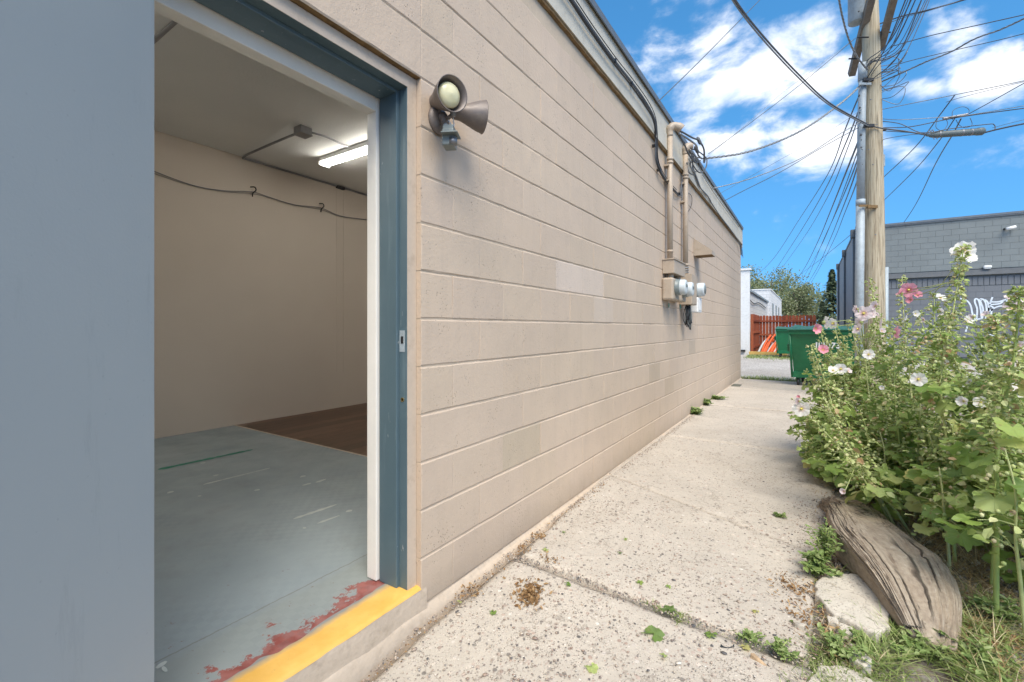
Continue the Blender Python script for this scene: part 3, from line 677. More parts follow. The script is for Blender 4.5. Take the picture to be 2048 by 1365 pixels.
# interior
FZ = .105
part(MB().rect(-5.41, -1.47, -3.6, 2.55, FZ-.05, FZ), 'interior_floor', MT['floor'])
wf = part(MB().rect(-5.41, -1.625, 2.55, 7.4, FZ-.06, FZ-.006), 'wood_floor', MT['joint'])
pm_ = {}
for i in range(25):
    y = 2.552-(i*37 % 11)*.11; x = -5.405+i*.151
    while y < 7.4:
        a, b = max(y, 2.552), min(y+1.2, 7.4); y += 1.2
        if b-a < .05: continue
        o = MB().rect(x+.001, x+.150, a+.001, b-.001, FZ-.0058, FZ+.0015).build('plank', MT['plank'], wf); o.matrix_parent_inverse = Matrix.Identity(4)
part(MB().rect(-5.41, -1.62, 2.535, 2.552, FZ, FZ+.003), 'floor_seam', MT['tan'])
part(MB().rect(-5.53, -5.41, -3.6, 7.5, .05, 3.2).rect(-5.41, -1.61, 7.4, 7.5, .05, 3.2).rect(-5.41, -1.61, -3.7, -3.6, .05, 3.2), 'interior_wall', MT['iwall'])
part(MB().rect(-1.616, -1.605, YJ, 7.4, FZ, 3.2).rect(-1.616, -1.605, -3.6, .36, FZ, 3.2).rect(-1.616, -1.605, .36, YJ, 2.24, 3.2), 'interior_lining', MT['iwall'])
part(MB().rect(-5.5, -1.61, -3.7, 7.5, 3.155, 3.2), 'ceiling', MT['ceil'])
# painted line and scuffs on the floor
def floor_mark(pxs, wd, mat, name, seed=0):
    a, b = [PZ(*q, FZ) for q in pxs]; d = (b-a); n = max(4, int(d.length/.03)); t = d.normalized(); s = Vector((-t.y, t.x, 0)); V = []
    for i in range(n+1):
        p = a+d*(i/n); k = wd*(.5+.4*mn.noise(Vector((p.x*30, p.y*30, seed)))); k = max(.001, k*(1 if 0 < i < n else .3))
        V += [(*(p+s*k).xy, FZ+.0022), (*(p-s*k).xy, FZ+.0022)]
    part(MB().add(V, [(2*i, 2*i+1, 2*i+3, 2*i+2) for i in range(n)]), name, mat)
floor_mark([(316, 940), (505, 900)], .05, MT['tgreen'], 'green_floor_line')
for k, q in enumerate([((407, 970), (540, 937)), ((587, 1039), (673, 1010)), ((635, 1048), (679, 1032)), ((692, 1025), (704, 1021)), ((605, 972), (622, 967)), ((632, 966), (652, 959)),
          ((508, 982), (520, 980)), ((396, 994), (402, 992)), ((335, 988), (346, 983)), ((600, 956), (610, 952)), ((402, 928), (410, 925)), ((428, 953), (436, 950)), ((325, 1342), (333, 1338)), ((318, 1330), (328, 1332)), ((606, 1058), (612, 1056))]):
    floor_mark(q, .022 if q[1][0]-q[0][0] > 20 else .03, MT['scuff'], 'paint_scuff', k)


# ---- things inside the room
def rel(o, t): o.parent = t; o.matrix_parent_inverse = Matrix.Translation(-t.location); return o
def strip_light(cx_, cy_, lb):
    t = thing('ceiling_light', lb, 'light', (cx_, cy_, 3.155), 'strip lights of the room')
    a, b = cx_-.61, cx_+.61
    rel(MB().rect(a, b, cy_-.055, cy_+.055, 3.105, 3.154).build('housing', MT['white'], bevel=.006), t)
    for s_ in (-.034, .034): rel(MB().tube([(a+.02, cy_+s_, 3.082), (b-.02, cy_+s_, 3.082)], .0135, 12).build('tube', MT['tube'], smooth=True), t)
    for x in (a+.006, b-.006): rel(MB().rect(x-.010, x+.010, cy_-.07, cy_+.07, 3.06, 3.105).build('end_cap', MT['white']), t)
strip_light(-4.07, 3.17, 'lit two-tube fluorescent strip light on the ceiling seen through the doorway')
strip_light(-4.07, 6.2, 'added unseen strip light further along the room past the door jamb')  # this and all later strip lights are added out of view to brighten the room
strip_light(-2.6, 4.7, 'added unseen strip light of the room nearer the outer wall')
strip_light(-2.6, 6.4, 'added unseen strip light of the room in its far outer corner')
strip_light(-2.6, -.4, 'added unseen strip light of the room just behind the door hinge')
strip_light(-2.6, -2.2, 'added unseen strip light of the room at its near outer corner')
strip_light(-4.07, -2.2, 'added unseen strip light of the room at its near inner corner')
strip_light(-4.07, -.2, 'added unseen strip light of the room behind the open door')
t = thing('junction_box', 'grey metal junction box screwed to the ceiling between two conduits', 'junction box', (-4.12, 2.57, 3.155))
rel(MB().rect(-4.19, -4.07, 2.51, 2.63, 3.085, 3.154).build('box', MT['steel'], bevel=.004), t)
rel(MB().rect(-4.195, -4.065, 2.505, 2.635, 3.079, 3.085).build('cover', MT['steel']), t)
o = MB().tube(crom([(-4.19, 2.575, 3.125), (-4.5, 2.585, 3.135), (-5.2, 2.60, 3.137), (-5.37, 2.62, 3.13), (-5.385, 2.70, 3.135), (-5.39, 3.4, 3.137), (-5.39, 5.5, 3.137)], 4), .012, 8).build('conduit', MT['steel'], smooth=True)
tag(o, 'grey conduit running from the junction box to the back wall corner', 'conduit')
o = MB().tube(crom([(-4.10, 2.63, 3.125), (-4.09, 2.80, 3.137), (-4.11, 2.95, 3.137), (-4.13, 3.09, 3.14)], 4), .010, 8).build('conduit', MT['steel'], smooth=True)
tag(o, 'short conduit from the junction box to the strip light', 'conduit')
o = MB().tube([(-5.38, 1.24, 3.135), (-3.25, 1.22, 3.135), (-2.9, 1.22, 3.135), (-1.66, 1.22, 3.135)], .014, 8).build('conduit', MT['steel'], smooth=True)
tag(o, 'single straight conduit across the ceiling near the open door', 'conduit')
def wallp(px, py): return PX(px, py, -5.392)
wc = [wallp(*q) for q in ((240, 315), (316, 346), (390, 372), (450, 382), (504, 384), (540, 395), (590, 410), (641, 416), (680, 432), (735, 440), (800, 450))]
o = MB().tube(crom(wc, 4), .0045, 6).build('wall_cable', MT['steel'], smooth=True); tag(o, 'thin grey cable sagging along the interior back wall', 'cable')
o = MB().tube(crom([p-Vector((0, 0, .012+.01*math.sin(i*2))) for i, p in enumerate(wc)], 4), .003, 6).build('wall_cable', MT['steel'], smooth=True); tag(o, 'second thinner cable hung just under the sagging wall cable', 'cable')
for q, lb in (((504, 384), 'small black hook holding the wall cable, left one'), ((641, 416), 'small black hook holding the wall cable, right one')):
    p = wallp(*q); o = MB().tube(crom([p+Vector((0, -.02, .05)), p+Vector((.02, .02, .055)), p+Vector((.03, .03, .02)), p+Vector((.02, .0, -.02)), p+Vector((.01, 0, -.06))], 4), .007, 6).build('cable_hook', MT['dark'])
    tag(o, lb, 'hook', 'hooks on the interior back wall')
p = wallp(680, 371); o = MB().rect(-5.405, -5.36, p.y-.06, p.y+.06, 3.11, 3.145).build('wall_bracket', MT['dark'], bevel=.003); tag(o, 'small dark bracket where interior wall meets ceiling', 'bracket')
for k, px in enumerate((673, 687)):
    a, b = wallp(px, 378), wallp(px, 745); o = MB().tube([a, b], .002, 6).build('pull_cord', MT['iwall'])
    tag(o, ('left' if k == 0 else 'right')+' of two thin cords hanging from the dark wall bracket', 'cord', 'cords on the interior back wall')

# ---- floodlight
WD = lambda px: WX/((FW+RT*((px-CX)/F)).x)
t = thing('floodlight', 'bronze twin-head security floodlight with motion sensor beside the door', 'floodlight', P(885, 245, WD(885)))
bc = P(872, 241, WD(872)); 
rel(MB().lathe((WX+.001, bc.y+.012, bc.z), (1, 0, 0), [(0, .062), (.006, .062), (.016, .058), (.026, .045), (.030, .02)], 32).build('mounting_plate', MT['bronze'], smooth=True), t)
def bell(neck, mouth, rm, nm):
    ax = (mouth-neck); ln = ax.length
    h = MB().lathe(neck, ax, [(-.035, .012), (-.034, .026), (-.028, .031), (.0, .033), (.012, .036), (ln*.30, .044), (ln*.75, rm*.90), (ln*.97, rm*.985), (ln, rm*1.02), (ln*1.0, rm*.96), (ln*.72, rm*.84), (ln*.55, rm*.70)], 40, cap=True).build(nm, MT['bronze'], smooth=True)
    rel(h, t); return ax.normalized(), ln
n1_, m1_ = P(873, 204, 1.965), P(905, 187, 1.865)
a1_, l1_ = bell(n1_, m1_, .072, 'lamp_head')
o = MB().lathe(n1_, a1_, [(l1_*.60, .046), (l1_*.80, .052), (l1_*.88, .046), (l1_*.94, .030), (l1_*.97, .0005)], 36, cap=False).build('lens', MT['lens'], smooth=True); rel(o, t)
n2_, m2_ = P(919, 226, 2.0), P(967, 235, 2.04)
a2_, l2_ = bell(n2_, m2_, .071, 'lamp_head')
o = MB().lathe(n2_, a2_, [(l2_*.60, .046), (l2_*.80, .052), (l2_*.88, .046), (l2_*.94, .030), (l2_*.97, .0005)], 36, cap=False).build('lens', MT['lens'], smooth=True); rel(o, t)
hub = P(884, 240, 1.99)
o = MB().tube([P(873, 236, 2.03), P(884, 236, 1.97), P(888, 232, 1.95)], .017, 12).tube([P(886, 228, 1.955), P(888, 250, 1.955)], .013, 10).build('hub', MT['bronze'], smooth=True); rel(o, t)
o = MB().tube([P(888, 236, 1.96), P(897, 236, 1.95), P(906, 229, 1.965), P(920, 227, 1.995)], .009, 10).tube([P(880, 230, 1.97), P(876, 218, 1.965), P(874, 206, 1.96)], .010, 10).build('swivel_arm', MT['bronze'], smooth=True); rel(o, t)
o = MB().lathe(P(906, 222, 1.955), (0, 0, -1), [(-.012, .012), (.0, .014), (.012, .013), (.014, .010), (.024, .011)], 12).build('swivel_joint', MT['steel'], smooth=True); rel(o, t)
sc_o = P(899, 280, 1.93)
Rz = rotm(0, 0, math.radians(28))
o = MB().box(sc_o, (.050, .070, .070), Rz).box(P(899, 262, 1.93), (.046, .066, .03), Rz).build('motion_sensor', MT['sensor'], bevel=.005); rel(o, t)
hd = MB().box(P(902, 271, 1.905), (.070, .078, .006), Rz); o = hd.build('sensor_hood', MT['sensor'], bevel=.002); rel(o, t)
o = MB().lathe(P(906, 283, 1.905), (0, 0, 1), [(-.014, .018), (.014, .018)], 18).build('sensor_lens', MT['steel'], smooth=True); rel(o, t)
o = MB().tube([P(891, 250, 1.955), P(893, 262, 1.94)], .011, 10).build('sensor_arm', MT['white'], smooth=True); rel(o, t)
o = MB().tube(crom([P(897, 240, 1.95), P(902, 250, 1.94), P(903, 262, 1.93)], 4), .0022, 6).tube(crom([P(906, 236, 1.95), P(908, 250, 1.94), P(906, 262, 1.93)], 4), .0022, 6).build('sensor_wire', MT['white'], smooth=True); rel(o, t)

# ---- service masts, meters
def mast(px, ytop, zb, lab, xx=-1.312, r=.030):
    b = PX(px, 500, xx); top = PX(px, ytop, xx).z; t = thing('service_mast', lab, 'pipe', (xx, b.y, zb), 'conduit masts on the tan wall')
    rel(MB().tube([(xx, b.y, zb), (xx, b.y, top-.02)], r, 18).build('pipe', MT['tanpipe'], smooth=True), t)
    for z in (zb+.10, top-.34, top-.30): rel(MB().lathe((xx, b.y, z), (0, 0, 1), [(0, r+.006), (.025, r+.006)], 18).build('coupling', MT['tanpipe'], smooth=True), t)
    for z in (zb+.9, 3.02): 
        rel(MB().rect(WX+.001, xx, b.y-.05, b.y+.05, z, z+.02).build('strap', MT['tanpipe']), t)
    return t, Vector((xx, b.y, top))
t, wh1 = mast(1340, 268, PX(1340, 523, -1.312).z, 'left tan painted mast with a curved weatherhead, nearest the camera')
rel(MB().tube(crom([wh1+Vector((0, 0, -.03)), wh1+Vector((0, 0, .05)), wh1+Vector((.03, .02, .085)), wh1+Vector((.08, .05, .075)), wh1+Vector((.11, .07, .05))], 4), [.034]*4+[.044]*8+[.05]*5, 16).build('weatherhead', MT['tanpipe'], smooth=True), t)
t, wh2 = mast(1371, 305, PX(1371, 548, -1.312).z, 'right tan painted mast ending in a knot of grey cable', r=.032)
rel(MB().tube(crom([wh2+Vector((0, 0, -.03)), wh2+Vector((0, 0, .03)), wh2+Vector((.02, .02, .07)), wh2+Vector((.07, .05, .08))], 4), [.036]*4+[.048]*9, 16).build('weatherhead', MT['tanpipe'], smooth=True), t)
m1 = wh1.y; m2 = wh2.y
def bxx(x0, x1, y0, y1, z0, z1): return MB().rect(x0, x1, y0, y1, z0, z1)
zt = lambda px, py, x=-1.30: PX(px, py, x).z
# left: gutter box, meter enclosure with two meters
tg = thing('gutter_box', 'tan square box at the foot of the left mast above the meters', 'electrical box', (WX, m1, zt(1330, 545)))
za, zb_ = zt(1340, 548), zt(1340, 521)
o = bxx(WX+.002, WX+.13, m1-.11, m1+.42, za, zb_).build('enclosure', MT['tanpipe'], bevel=.004); rel(o, tg)
o = bxx(WX, WX+.14, m1-.12, m1+.43, zb_, zb_+.012).build('lid', MT['tanpipe']); rel(o, tg)
tm = thing('meter_box', 'tan enclosure holding two round white glass electric meters', 'meter box', (WX, m1, zt(1330, 600)))
z0, z1 = zt(1335, 600), zt(1335, 555)
for k, yy in enumerate((m1+.0, m1+.34)):
    o = bxx(WX+.002, WX+.125, yy-.14, yy+.155, z0, z1).build('enclosure', MT['tanpipe'], bevel=.02); rel(o, tm)
    o = MB().tube([(WX+.06, yy+.0, z1-.01), (WX+.06, yy+.0, za+.01)], .035, 14).build('nipple', MT['tanpipe'], smooth=True); rel(o, tm)
    zc_ = (z0+z1)/2+.02
    me = MB().lathe((WX+.12, yy, zc_), (1, 0, 0), [(0, .095), (.012, .097), (.020, .09), (.055, .09)], 30).build('meter_ring', MT['sensor'], smooth=True); rel(me, tm)
    gl = MB().lathe((WX+.175, yy, zc_), (1, 0, 0), [(0, .086), (.045, .084), (.058, .076), (.062, .055), (.061, .0005)], 30, cap=False).build('meter', MT['plastic'], smooth=True); rel(gl, tm)
    o = MB().box((WX+.237, yy, zc_+.015), (.006, .07, .03)).build('meter_display', MT['sensor']); rel(o, tm)
    o = MB().box((WX+.02+.05*k, yy+.1, z0-.05), (.004, .035, .05)).build('green_tag', MT['tgreen']); rel(o, tm)
# right: tall panel with grey meter, white box, hanging wires
tp = thing('panel_box', 'tall tan electrical box with brass screws under the right mast', 'electrical box', (WX, m2, zt(1371, 608)))
z0, z1 = zt(1371, 610), zt(1371, 549)
o = bxx(WX+.002, WX+.15, m2-.11, m2+.19, z0, z1).build('enclosure', MT['tanpipe'], bevel=.004); rel(o, tp)
o = bxx(WX+.150, WX+.156, m2-.10, m2+.18, z0+.01, z1-.01).build('cover', MT['tanpipe']); rel(o, tp)
for q in (0, .03): o = MB().lathe((WX+.10, m2-.111, (z0+z1)/2+.02+q), (0, -1, 0), [(0, .008), (.006, .006)], 10).build('screw', MT['brass']); rel(o, tp)
for q in (.02, .05, .08): o = MB().lathe((-1.312, m2, z1+q), (0, 0, 1), [(0, .040), (.012, .040)], 16).build('hub_ring', MT['bright'], smooth=True); rel(o, tp)
y3 = m2+.42; z3 = zt(1395, 577, -1.2)
tm2 = thing('electric_meter', 'pale grey round meter sticking out to the right of the tall box', 'meter', (WX, y3, z3))
o = MB().lathe((WX+.002, y3, z3), (1, 0, 0), [(0, .10), (.05, .10), (.055, .09), (.19, .09), (.205, .084), (.21, .06)], 30).build('body', MT['plastic'], smooth=True); rel(o, tm2)
o = MB().lathe((WX+.211, y3, z3), (1, 0, 0), [(0, .06), (.006, .06)], 24).build('face', MT['sensor'], smooth=True); rel(o, tm2)
o = MB().lathe((WX+.11, y3, z3), (1, 0, 0), [(0, .092), (.012, .094), (.024, .092)], 30, cap=False).build('band', MT['galv'], smooth=True); rel(o, tm2)
zz0, zz1 = zt(1390, 624, -1.2), zt(1390, 592, -1.2)
tb = thing('utility_box', 'white plastic communications box below the pale grey meter', 'utility box', (WX, y3, zz0))
o = bxx(WX+.002, WX+.15, y3-.13, y3+.12, zz0, zz1).build('cover', MT['white'], bevel=.015); rel(o, tb)
o = bxx(WX+.152, WX+.156, y3-.09, y3+.08, zz0+.03, zz1-.03).build('door_panel', MT['white'], bevel=.002); rel(o, tb)
o = MB().box((WX+.08, m2+.05, z0-.06), (.06, .05, .10)).build('cable_clamp', MT['sensor'], bevel=.004); tag(o, 'small grey clamp box under the tall tan box', 'clamp')
rw = random.Random(3); wb = thing('cable_coil', 'bunch of black and green wires hanging below the tall tan box', 'cables', (WX+.08, m2, z0))
for k in range(12):
    a = Vector((WX+.05+.06*rw.random(), m2-.02+.08*rw.random(), z0)); dz = .22+.1*rw.random(); w_ = .02+.035*rw.random()
    o = MB().tube(crom([a, a+Vector((rw.uniform(-.03, .02), -w_, -dz*.6)), a+Vector((rw.uniform(-.02, .02), 0, -dz)), a+Vector((rw.uniform(-.03, .02), w_, -dz*.6)), a+Vector((0, .02, -.02))], 4), .0045, 6).build('wire', MT['dark'] if k % 4 else MT['sensor'], smooth=True); rel(o, wb)
# vent hood
pv = PX(1387, 495, WX); tv = thing('vent_hood', 'tan wedge shaped metal vent hood high on the block wall', 'vent', pv)
z0, z1 = PX(1387, 512, WX).z, PX(1387, 477, WX).z; ya, yb = pv.y, pv.y+.28; xa, xb = WX+.002, WX+.24
o = MB().add([(xa, ya, z0), (xb, ya, z0+.0), (xb, ya, z0+.06), (xa, ya, z1), (xa, yb, z0), (xb, yb, z0), (xb, yb, z0+.06), (xa, yb, z1)],
    [(0, 1, 2, 3), (5, 4, 7, 6), (3, 2, 6, 7), (1, 5, 6, 2)]).build('hood', MT['tanpipe']); rel(o, tv)
o = bxx(xa, xb-.01, ya+.005, yb-.005, z0+.005, z0+.012).build('screen', MT['dk_brown']); rel(o, tv)
for yy in (ya-.004,): o = bxx(WX+.001, WX+.006, yy-.02, yy, z0, z1).build('flange', MT['tanpipe']); rel(o, tv)

# ---- cables on the fascia
def fc(px, py, x=WX+.045): return PX(px, py, x)
bun = [(1080, -90), (1140, -5), (1182, 58), (1228, 122), (1262, 165), (1290, 205), (1308, 238), (1312, 275), (1313, 318), (1322, 345), (1336, 366), (1350, 382), (1360, 390), (1364, 366), (1367, 352)]
tc_ = thing('cable_bundle', 'bundle of black cables tied along the fascia and dropping to the masts', 'cables', fc(1308, 238))
for k in range(5):
    off = [(0, 0), (4, 2), (-3, 3), (6, -3), (1, 6)][k]
    pts = [fc(a+off[0]*(1 if i < 6 else .5), b+off[1]*(1 if i < 8 else .6), WX+(.045 if b < 270 else .022)+.004*k) for i, (a, b) in enumerate(bun)]
    if k > 2: pts = pts[:12]
    rel(MB().tube(crom(pts, 4), [.0075, .006, .006, .004, .004][k], 6).build('cable', MT['cable'] if k < 3 else MT['dark'], smooth=True), tc_)
for q in ((1228, 122), (1262, 168), (1308, 292), (1318, 340), (1338, 368), (1358, 388)):
    a = fc(*q, WX+.04 if q[1] < 270 else WX+.025); rel(MB().box(a, (.034, .03, .03), rotm(.6, 0, 0)).build('cable_tie', MT['dark']), tc_)
rc = [(1378, 318), (1390, 350), (1400, 375), (1415, 392), (1422, 405), (1440, 432), (1460, 458), (1474, 478), (1480, 492), (1482, 510)]
for k in range(3):
    o = MB().tube(crom([fc(a+k*2, b+k*3) for a, b in rc], 4), .009-.002*k, 6).build('fascia_cable', MT['cable'], smooth=True)
    tag(o, ['thick black cable from right mast along the far fascia', 'middle black cable along the far fascia', 'thin lowest cable along the far fascia'][k], 'cable', 'cables along the far fascia')
o = MB().tube(crom([fc(1405, 350), fc(1425, 382), fc(1452, 420), fc(1478, 455)], 4), .004, 6).build('fascia_cable', MT['dark']); tag(o, 'straight thin black wire on the upper far fascia board', 'cable', 'cables along the far fascia')
for pts, lb in (([(1373, 385), (1383, 392), (1383, 410), (1376, 425), (1374, 432)], 'thin looped wire hanging right of the second mast'), ([(1418, 383), (1420, 400), (1424, 415), (1421, 400)], 'short dangling wire on the far fascia')):
    o = MB().tube(crom([fc(*q, WX+.02) for q in pts], 4), .004, 6).build('loose_wire', MT['dark'], smooth=True); tag(o, lb, 'wire')
# loops between weatherheads and the service drop
dd = lambda px, py, d: P(px, py, d)
lt = thing('service_loops', 'grey looped service cables between the two weatherheads', 'cables', dd(1390, 300, 5.6))
e1 = wh1+Vector((.10, .06, .05)); tip = dd(1413, 317, 6.3)
for k, pts in enumerate(([(1360, 262, 5.2), (1385, 276, 5.4), (1398, 282, 5.5), (1408, 300, 5.7), (1408, 325, 6.0), (1411, 318, 6.2)],
            [(1360, 268, 5.2), (1378, 280, 5.4), (1393, 292, 5.5), (1396, 310, 5.7), (1404, 318, 6.0)],
            [(1358, 270, 5.25), (1370, 292, 5.4), (1375, 305, 5.6), (1390, 325, 5.7), (1400, 322, 6.0)],
            [(1380, 300, 5.7), (1392, 315, 5.8), (1400, 330, 5.9), (1392, 344, 5.9), (1383, 335, 5.9), (1388, 316, 6.0), (1408, 318, 6.1)],
            [(1382, 304, 5.7), (1386, 330, 5.8), (1400, 346, 5.9), (1412, 335, 6.0), (1414, 318, 6.2)],
            [(1381, 310, 5.7), (1380, 330, 5.7), (1390, 350, 5.9), (1378, 345, 5.8), (1374, 325, 5.7)],
            [(1384, 298, 5.7), (1396, 303, 5.8), (1406, 310, 6.0), (1412, 316, 6.2)])):
    rel(MB().tube(crom([dd(*q) for q in pts], 5), .0105 if k < 3 else .008, 8).build('cable', MT['bright'] if k % 2 else MT['cable'], smooth=True), lt)
for q in ((1398, 282, 5.5), (1393, 300, 5.6), (1400, 330, 5.9), (1386, 318, 5.8)): rel(MB().lathe(dd(*q), (.4, .3, -1), [(-.05, .010), (-.03, .02), (.03, .02), (.05, .010)], 10).build('splice', MT['cable'], smooth=True), lt)
# ================================================================== beyond the path
# grey building on the right: corner at (1.5, 21.6)
gb = thing('grey_building', 'grey painted block building with white spray scribble and ledge', 'building', (1.5, 21.6, 0))
gm = MB(); gx, gy = 1.5, 21.6
gtop = PY(1768, 452, gy).z; gtop2 = PY(2048, 421, gy).z; gtop = (gtop+gtop2)/2
zl = (PY(2048, 540, gy).z+PY(1776, 559, gy).z)/2        # ledge
r_ = lambda o: rel(o, gb)
gm.rect(gx+.02, 34, gy+.02, 37, -.3, gtop-.02); r_(gm.build('core', MT['greyside']))
r_(MB().rect(gx, gx+.02, gy, 36, -.2, gtop-.02).build('side_wall', MT['greyside']))
gcm = [simple('grey_block_paint', (.175, .195, .197), .75, var=.08, sc=1.5, bs=.3, bsc=40), simple('grey_block_paint_lower', (.14, .15, .165), .7, var=.1, sc=1.5, bs=.3, bsc=40)]
def gblock(ln, mt, h=.2032):
    m = MB().add([(-ln/2+.0025, 0, -h/2+.0028), (ln/2-.0025, 0, -h/2+.0028), (ln/2-.0025, 0, h/2-.0028), (-ln/2+.0025, 0, h/2-.0028), (-ln/2+.004, .02, -h/2+.004), (ln/2-.004, .02, -h/2+.004), (ln/2-.004, .02, h/2-.004), (-ln/2+.004, .02, h/2-.004)],
                 [(0, 1, 2, 3), (1, 5, 6, 2), (0, 4, 5, 1), (3, 2, 6, 7), (4, 0, 3, 7)]).mesh('grey_block'); m.materials.append(mt); return m
wf_ = rel(MB().rect(gx+.01, 30, gy+.012, gy+.05, -.2, gtop-.02).build('front_wall', simple('grey_joint', (.125, .138, .14), .9, bs=0)), gb)
gstuff = [MB(), MB()]; ub = gblock(.4064, gcm[0]); lb_ = gblock(.4064, gcm[1]); sol = gblock(.13, gcm[1], .30)
nblk = 0
for row in range(60):
    up = row < 22; z = (zl+.16+.2032*(row+.5)) if up else (zl-.42-.2032*(row-22+.5))
    if (up and z > gtop-.08) or z < .1: continue
    x = gx+(.2032 if row % 2 else .4064); 
    while x < 12:
        hh = None
        if x < 7.2 and nblk < 290 and z > .9:
            o = bpy.data.objects.new('grey_block', ub if up else lb_); COL.objects.link(o); o.parent = wf_; o.location = (x, gy-.008+rb.uniform(-.001, .001), z); nblk += 1
            o.matrix_parent_inverse = Matrix.Identity(4)
        else:
            me = ub if up else lb_
            gstuff[0 if up else 1].add(np.array([v.co[:] for v in me.vertices])+np.array((x, gy-.008, z)), [tuple(p.vertices) for p in me.polygons])
        x += .4064
for q in (0, 1):
    o = gstuff[q].build('grey_block', gcm[q], wf_, kind='stuff'); o.matrix_parent_inverse = Matrix.Identity(4)
x = gx+.1
while x < 11:
    o = bpy.data.objects.new('soldier_brick', sol); COL.objects.link(o); o.parent = wf_; o.matrix_parent_inverse = Matrix.Identity(4); o.location = (x, gy-.010, zl-.255); x += .2032*.7
r_(MB().rect(gx-.02, 30, gy-.07, gy+.02, zl-.03, zl+.13).rect(gx-.03, 30, gy-.11, gy-.07, zl-.05, zl+.06).build('ledge', simple('ledge_grey', (.13, .135, .14), .6, bs=.1)))
r_(MB().rect(gx-.03, 34, gy-.05, gy+.02, gtop-.09, gtop).rect(gx-.03, gx+.02, gy+.02, 36, gtop-.09, gtop).rect(gx-.045, 34, gy-.065, gy-.05, gtop-.05, gtop+.02).build('coping', MT['drip']))
for px, nm in ((1711, 0), (1692, 1), (1679, 2)):
    r = ray(px, 600); 
    yy = gx/r.x*r.y if r.x > 0 else 30
    r_(MB().rect(gx-.09, gx-.012, yy-.06, yy+.06, .05, gtop-.2).rect(gx-.16, gx-.012, yy-.14, yy+.14, gtop-.32, gtop-.02).build('downspout', simple('downspout_grey', (.10, .11, .12), .5, bs=0)))
# spray scribble
st = [[(1120,872),(1150,880),(1185,895),(1210,930),(1222,985),(1232,1020),(1255,1035),(1262,960),(1243,900),(1250,875),(1275,890),(1290,960),(1300,1035),(1310,960),(1285,885),(1310,880),(1330,910),(1340,990),(1330,1035),(1355,980),(1345,900),(1300,880),(1285,900)],
      [(1385,862),(1370,900),(1355,950),(1350,1000),(1352,1030)], [(1365,900),(1430,900),(1480,885),(1500,880)], [(1350,960),(1375,970),(1390,945),(1360,925),(1440,915),(1470,895)], [(1500,878),(1498,930),(1440,935),(1385,960),(1375,1000)],
      [(1290,1035),(1245,1045),(1200,1070),(1180,1110),(1170,1140)], [(1360,1160),(1380,1170),(1410,1172)], [(1245,1000),(1225,1015),(1240,1030),(1262,1012)]]
for s_ in st:
    pts = crom([PY(1640+a/4.015, 380+b/4.015, gy-.011) for a, b in s_], 5); V = []; n = len(pts)
    for i, p in enumerate(pts):
        d = pts[min(i+1, n-1)]-pts[max(i-1, 0)]; d = Vector((-d.z, 0, d.x)).normalized()*.022; V += [p+d, p-d, p+d+Vector((0, .002, 0)), p-d+Vector((0, .002, 0))]
    o = MB().add(V, [f for i in range(n-1) for f in ((4*i, 4*i+1, 4*i+5, 4*i+4), (4*i+2, 4*i+6, 4*i+7, 4*i+3), (4*i, 4*i+4, 4*i+6, 4*i+2), (4*i+1, 4*i+3, 4*i+7, 4*i+5))]).build('spray_scribble', MT['gwhite']); r_(o)
p = PY(2018, 458, gy); t = thing('security_camera', 'small white security camera high on the grey building', 'camera', p)
rel(MB().tube([p+Vector((.12, -.12, .03)), p+Vector((-.10, -.16, -.02))], .05, 12).build('body', MT['white'], smooth=True), t); rel(MB().tube([p+Vector((-.12, 0, 0)), p+Vector((-.06, -.12, 0))], .03, 8).build('bracket', MT['dark']), t)
p = PY(1973, 535, gy); t = thing('wall_lamp', 'small white lamp just above the ledge of the grey building', 'lamp', p)
rel(MB().rect(p.x-.10, p.x+.10, gy-.16, gy-.01, p.z-.04, p.z+.05).build('housing', MT['white'], bevel=.03), t); rel(MB().rect(p.x-.08, p.x+.08, gy-.15, gy-.02, p.z-.06, p.z-.042).build('lens', MT['plastic']), t)

# white buildings across the alley
wx = -2.35
def wbuild(nm, lab, x0, x1, y0, y1, h, seed):
    t = thing(nm, lab, 'building', ((x0+x1)/2, y0, 0))
    rel(MB().rect(x0, x1, y0, y1, -.2, h).build('wall', MT['cmuw']), t)
    rel(MB().rect(x0-.04, x1+.04, y0-.04, y1+.04, h, h+.08).build('coping', MT['white']), t)
    return t
pf = thing('white_building', 'white block building with tall corner pier beside the cedar fence', 'building', (-7, 23.3, 0))
hA = 2.98
rel(MB().rect(-14, -2.42, 23.5, 36, -.2, hA).build('wall', MT['cmuw']), pf)
rel(MB().rect(-14, -2.28, 23.3, 23.5, -.2, 3.86).build('front_wall', MT['white']), pf)
rel(MB().rect(-14, -2.22, 23.24, 23.56, 3.86, 3.94).build('coping', MT['white']), pf)
rel(MB().rect(-2.46, -2.34, 23.52, 36, hA-.02, hA+.08).build('gutter', MT['galv']), pf)
rel(MB().tube(crom([(-2.36, 23.7, 3.4), (-2.34, 23.7, 2.6), (-2.36, 23.7, 1.4)], 3), .04, 8).build('mast', MT['dark']), pf)
rel(MB().rect(-2.42, -2.30, 23.8, 24.1, 1.0, 1.5).build('meter_box', MT['galv']), pf)
rel(MB().tube(crom([(-2.38, 23.8, 2.6), (-2.36, 26, 2.45), (-2.36, 29, 2.62), (-2.37, 34, 2.5)], 4), .025, 6).build('wall_cable', MT['cable']), pf)
pg_ = wbuild('white_annex', 'taller far white building behind the low white block wall', -9, wx-.02, 38, 54, 4.0, 2)
for yy in (40, 44, 48): rel(MB().rect(wx-.03, wx+.01, yy, yy+1.0, 2.0, 3.1).build('window', MT['sensor']), pg_)
o = MB().rect(-2.75, -2.45, 23.15, 23.29, .12, .2).build('wall_vent', MT['dark']); tag(o, 'small black vent low on the white building wall', 'vent')

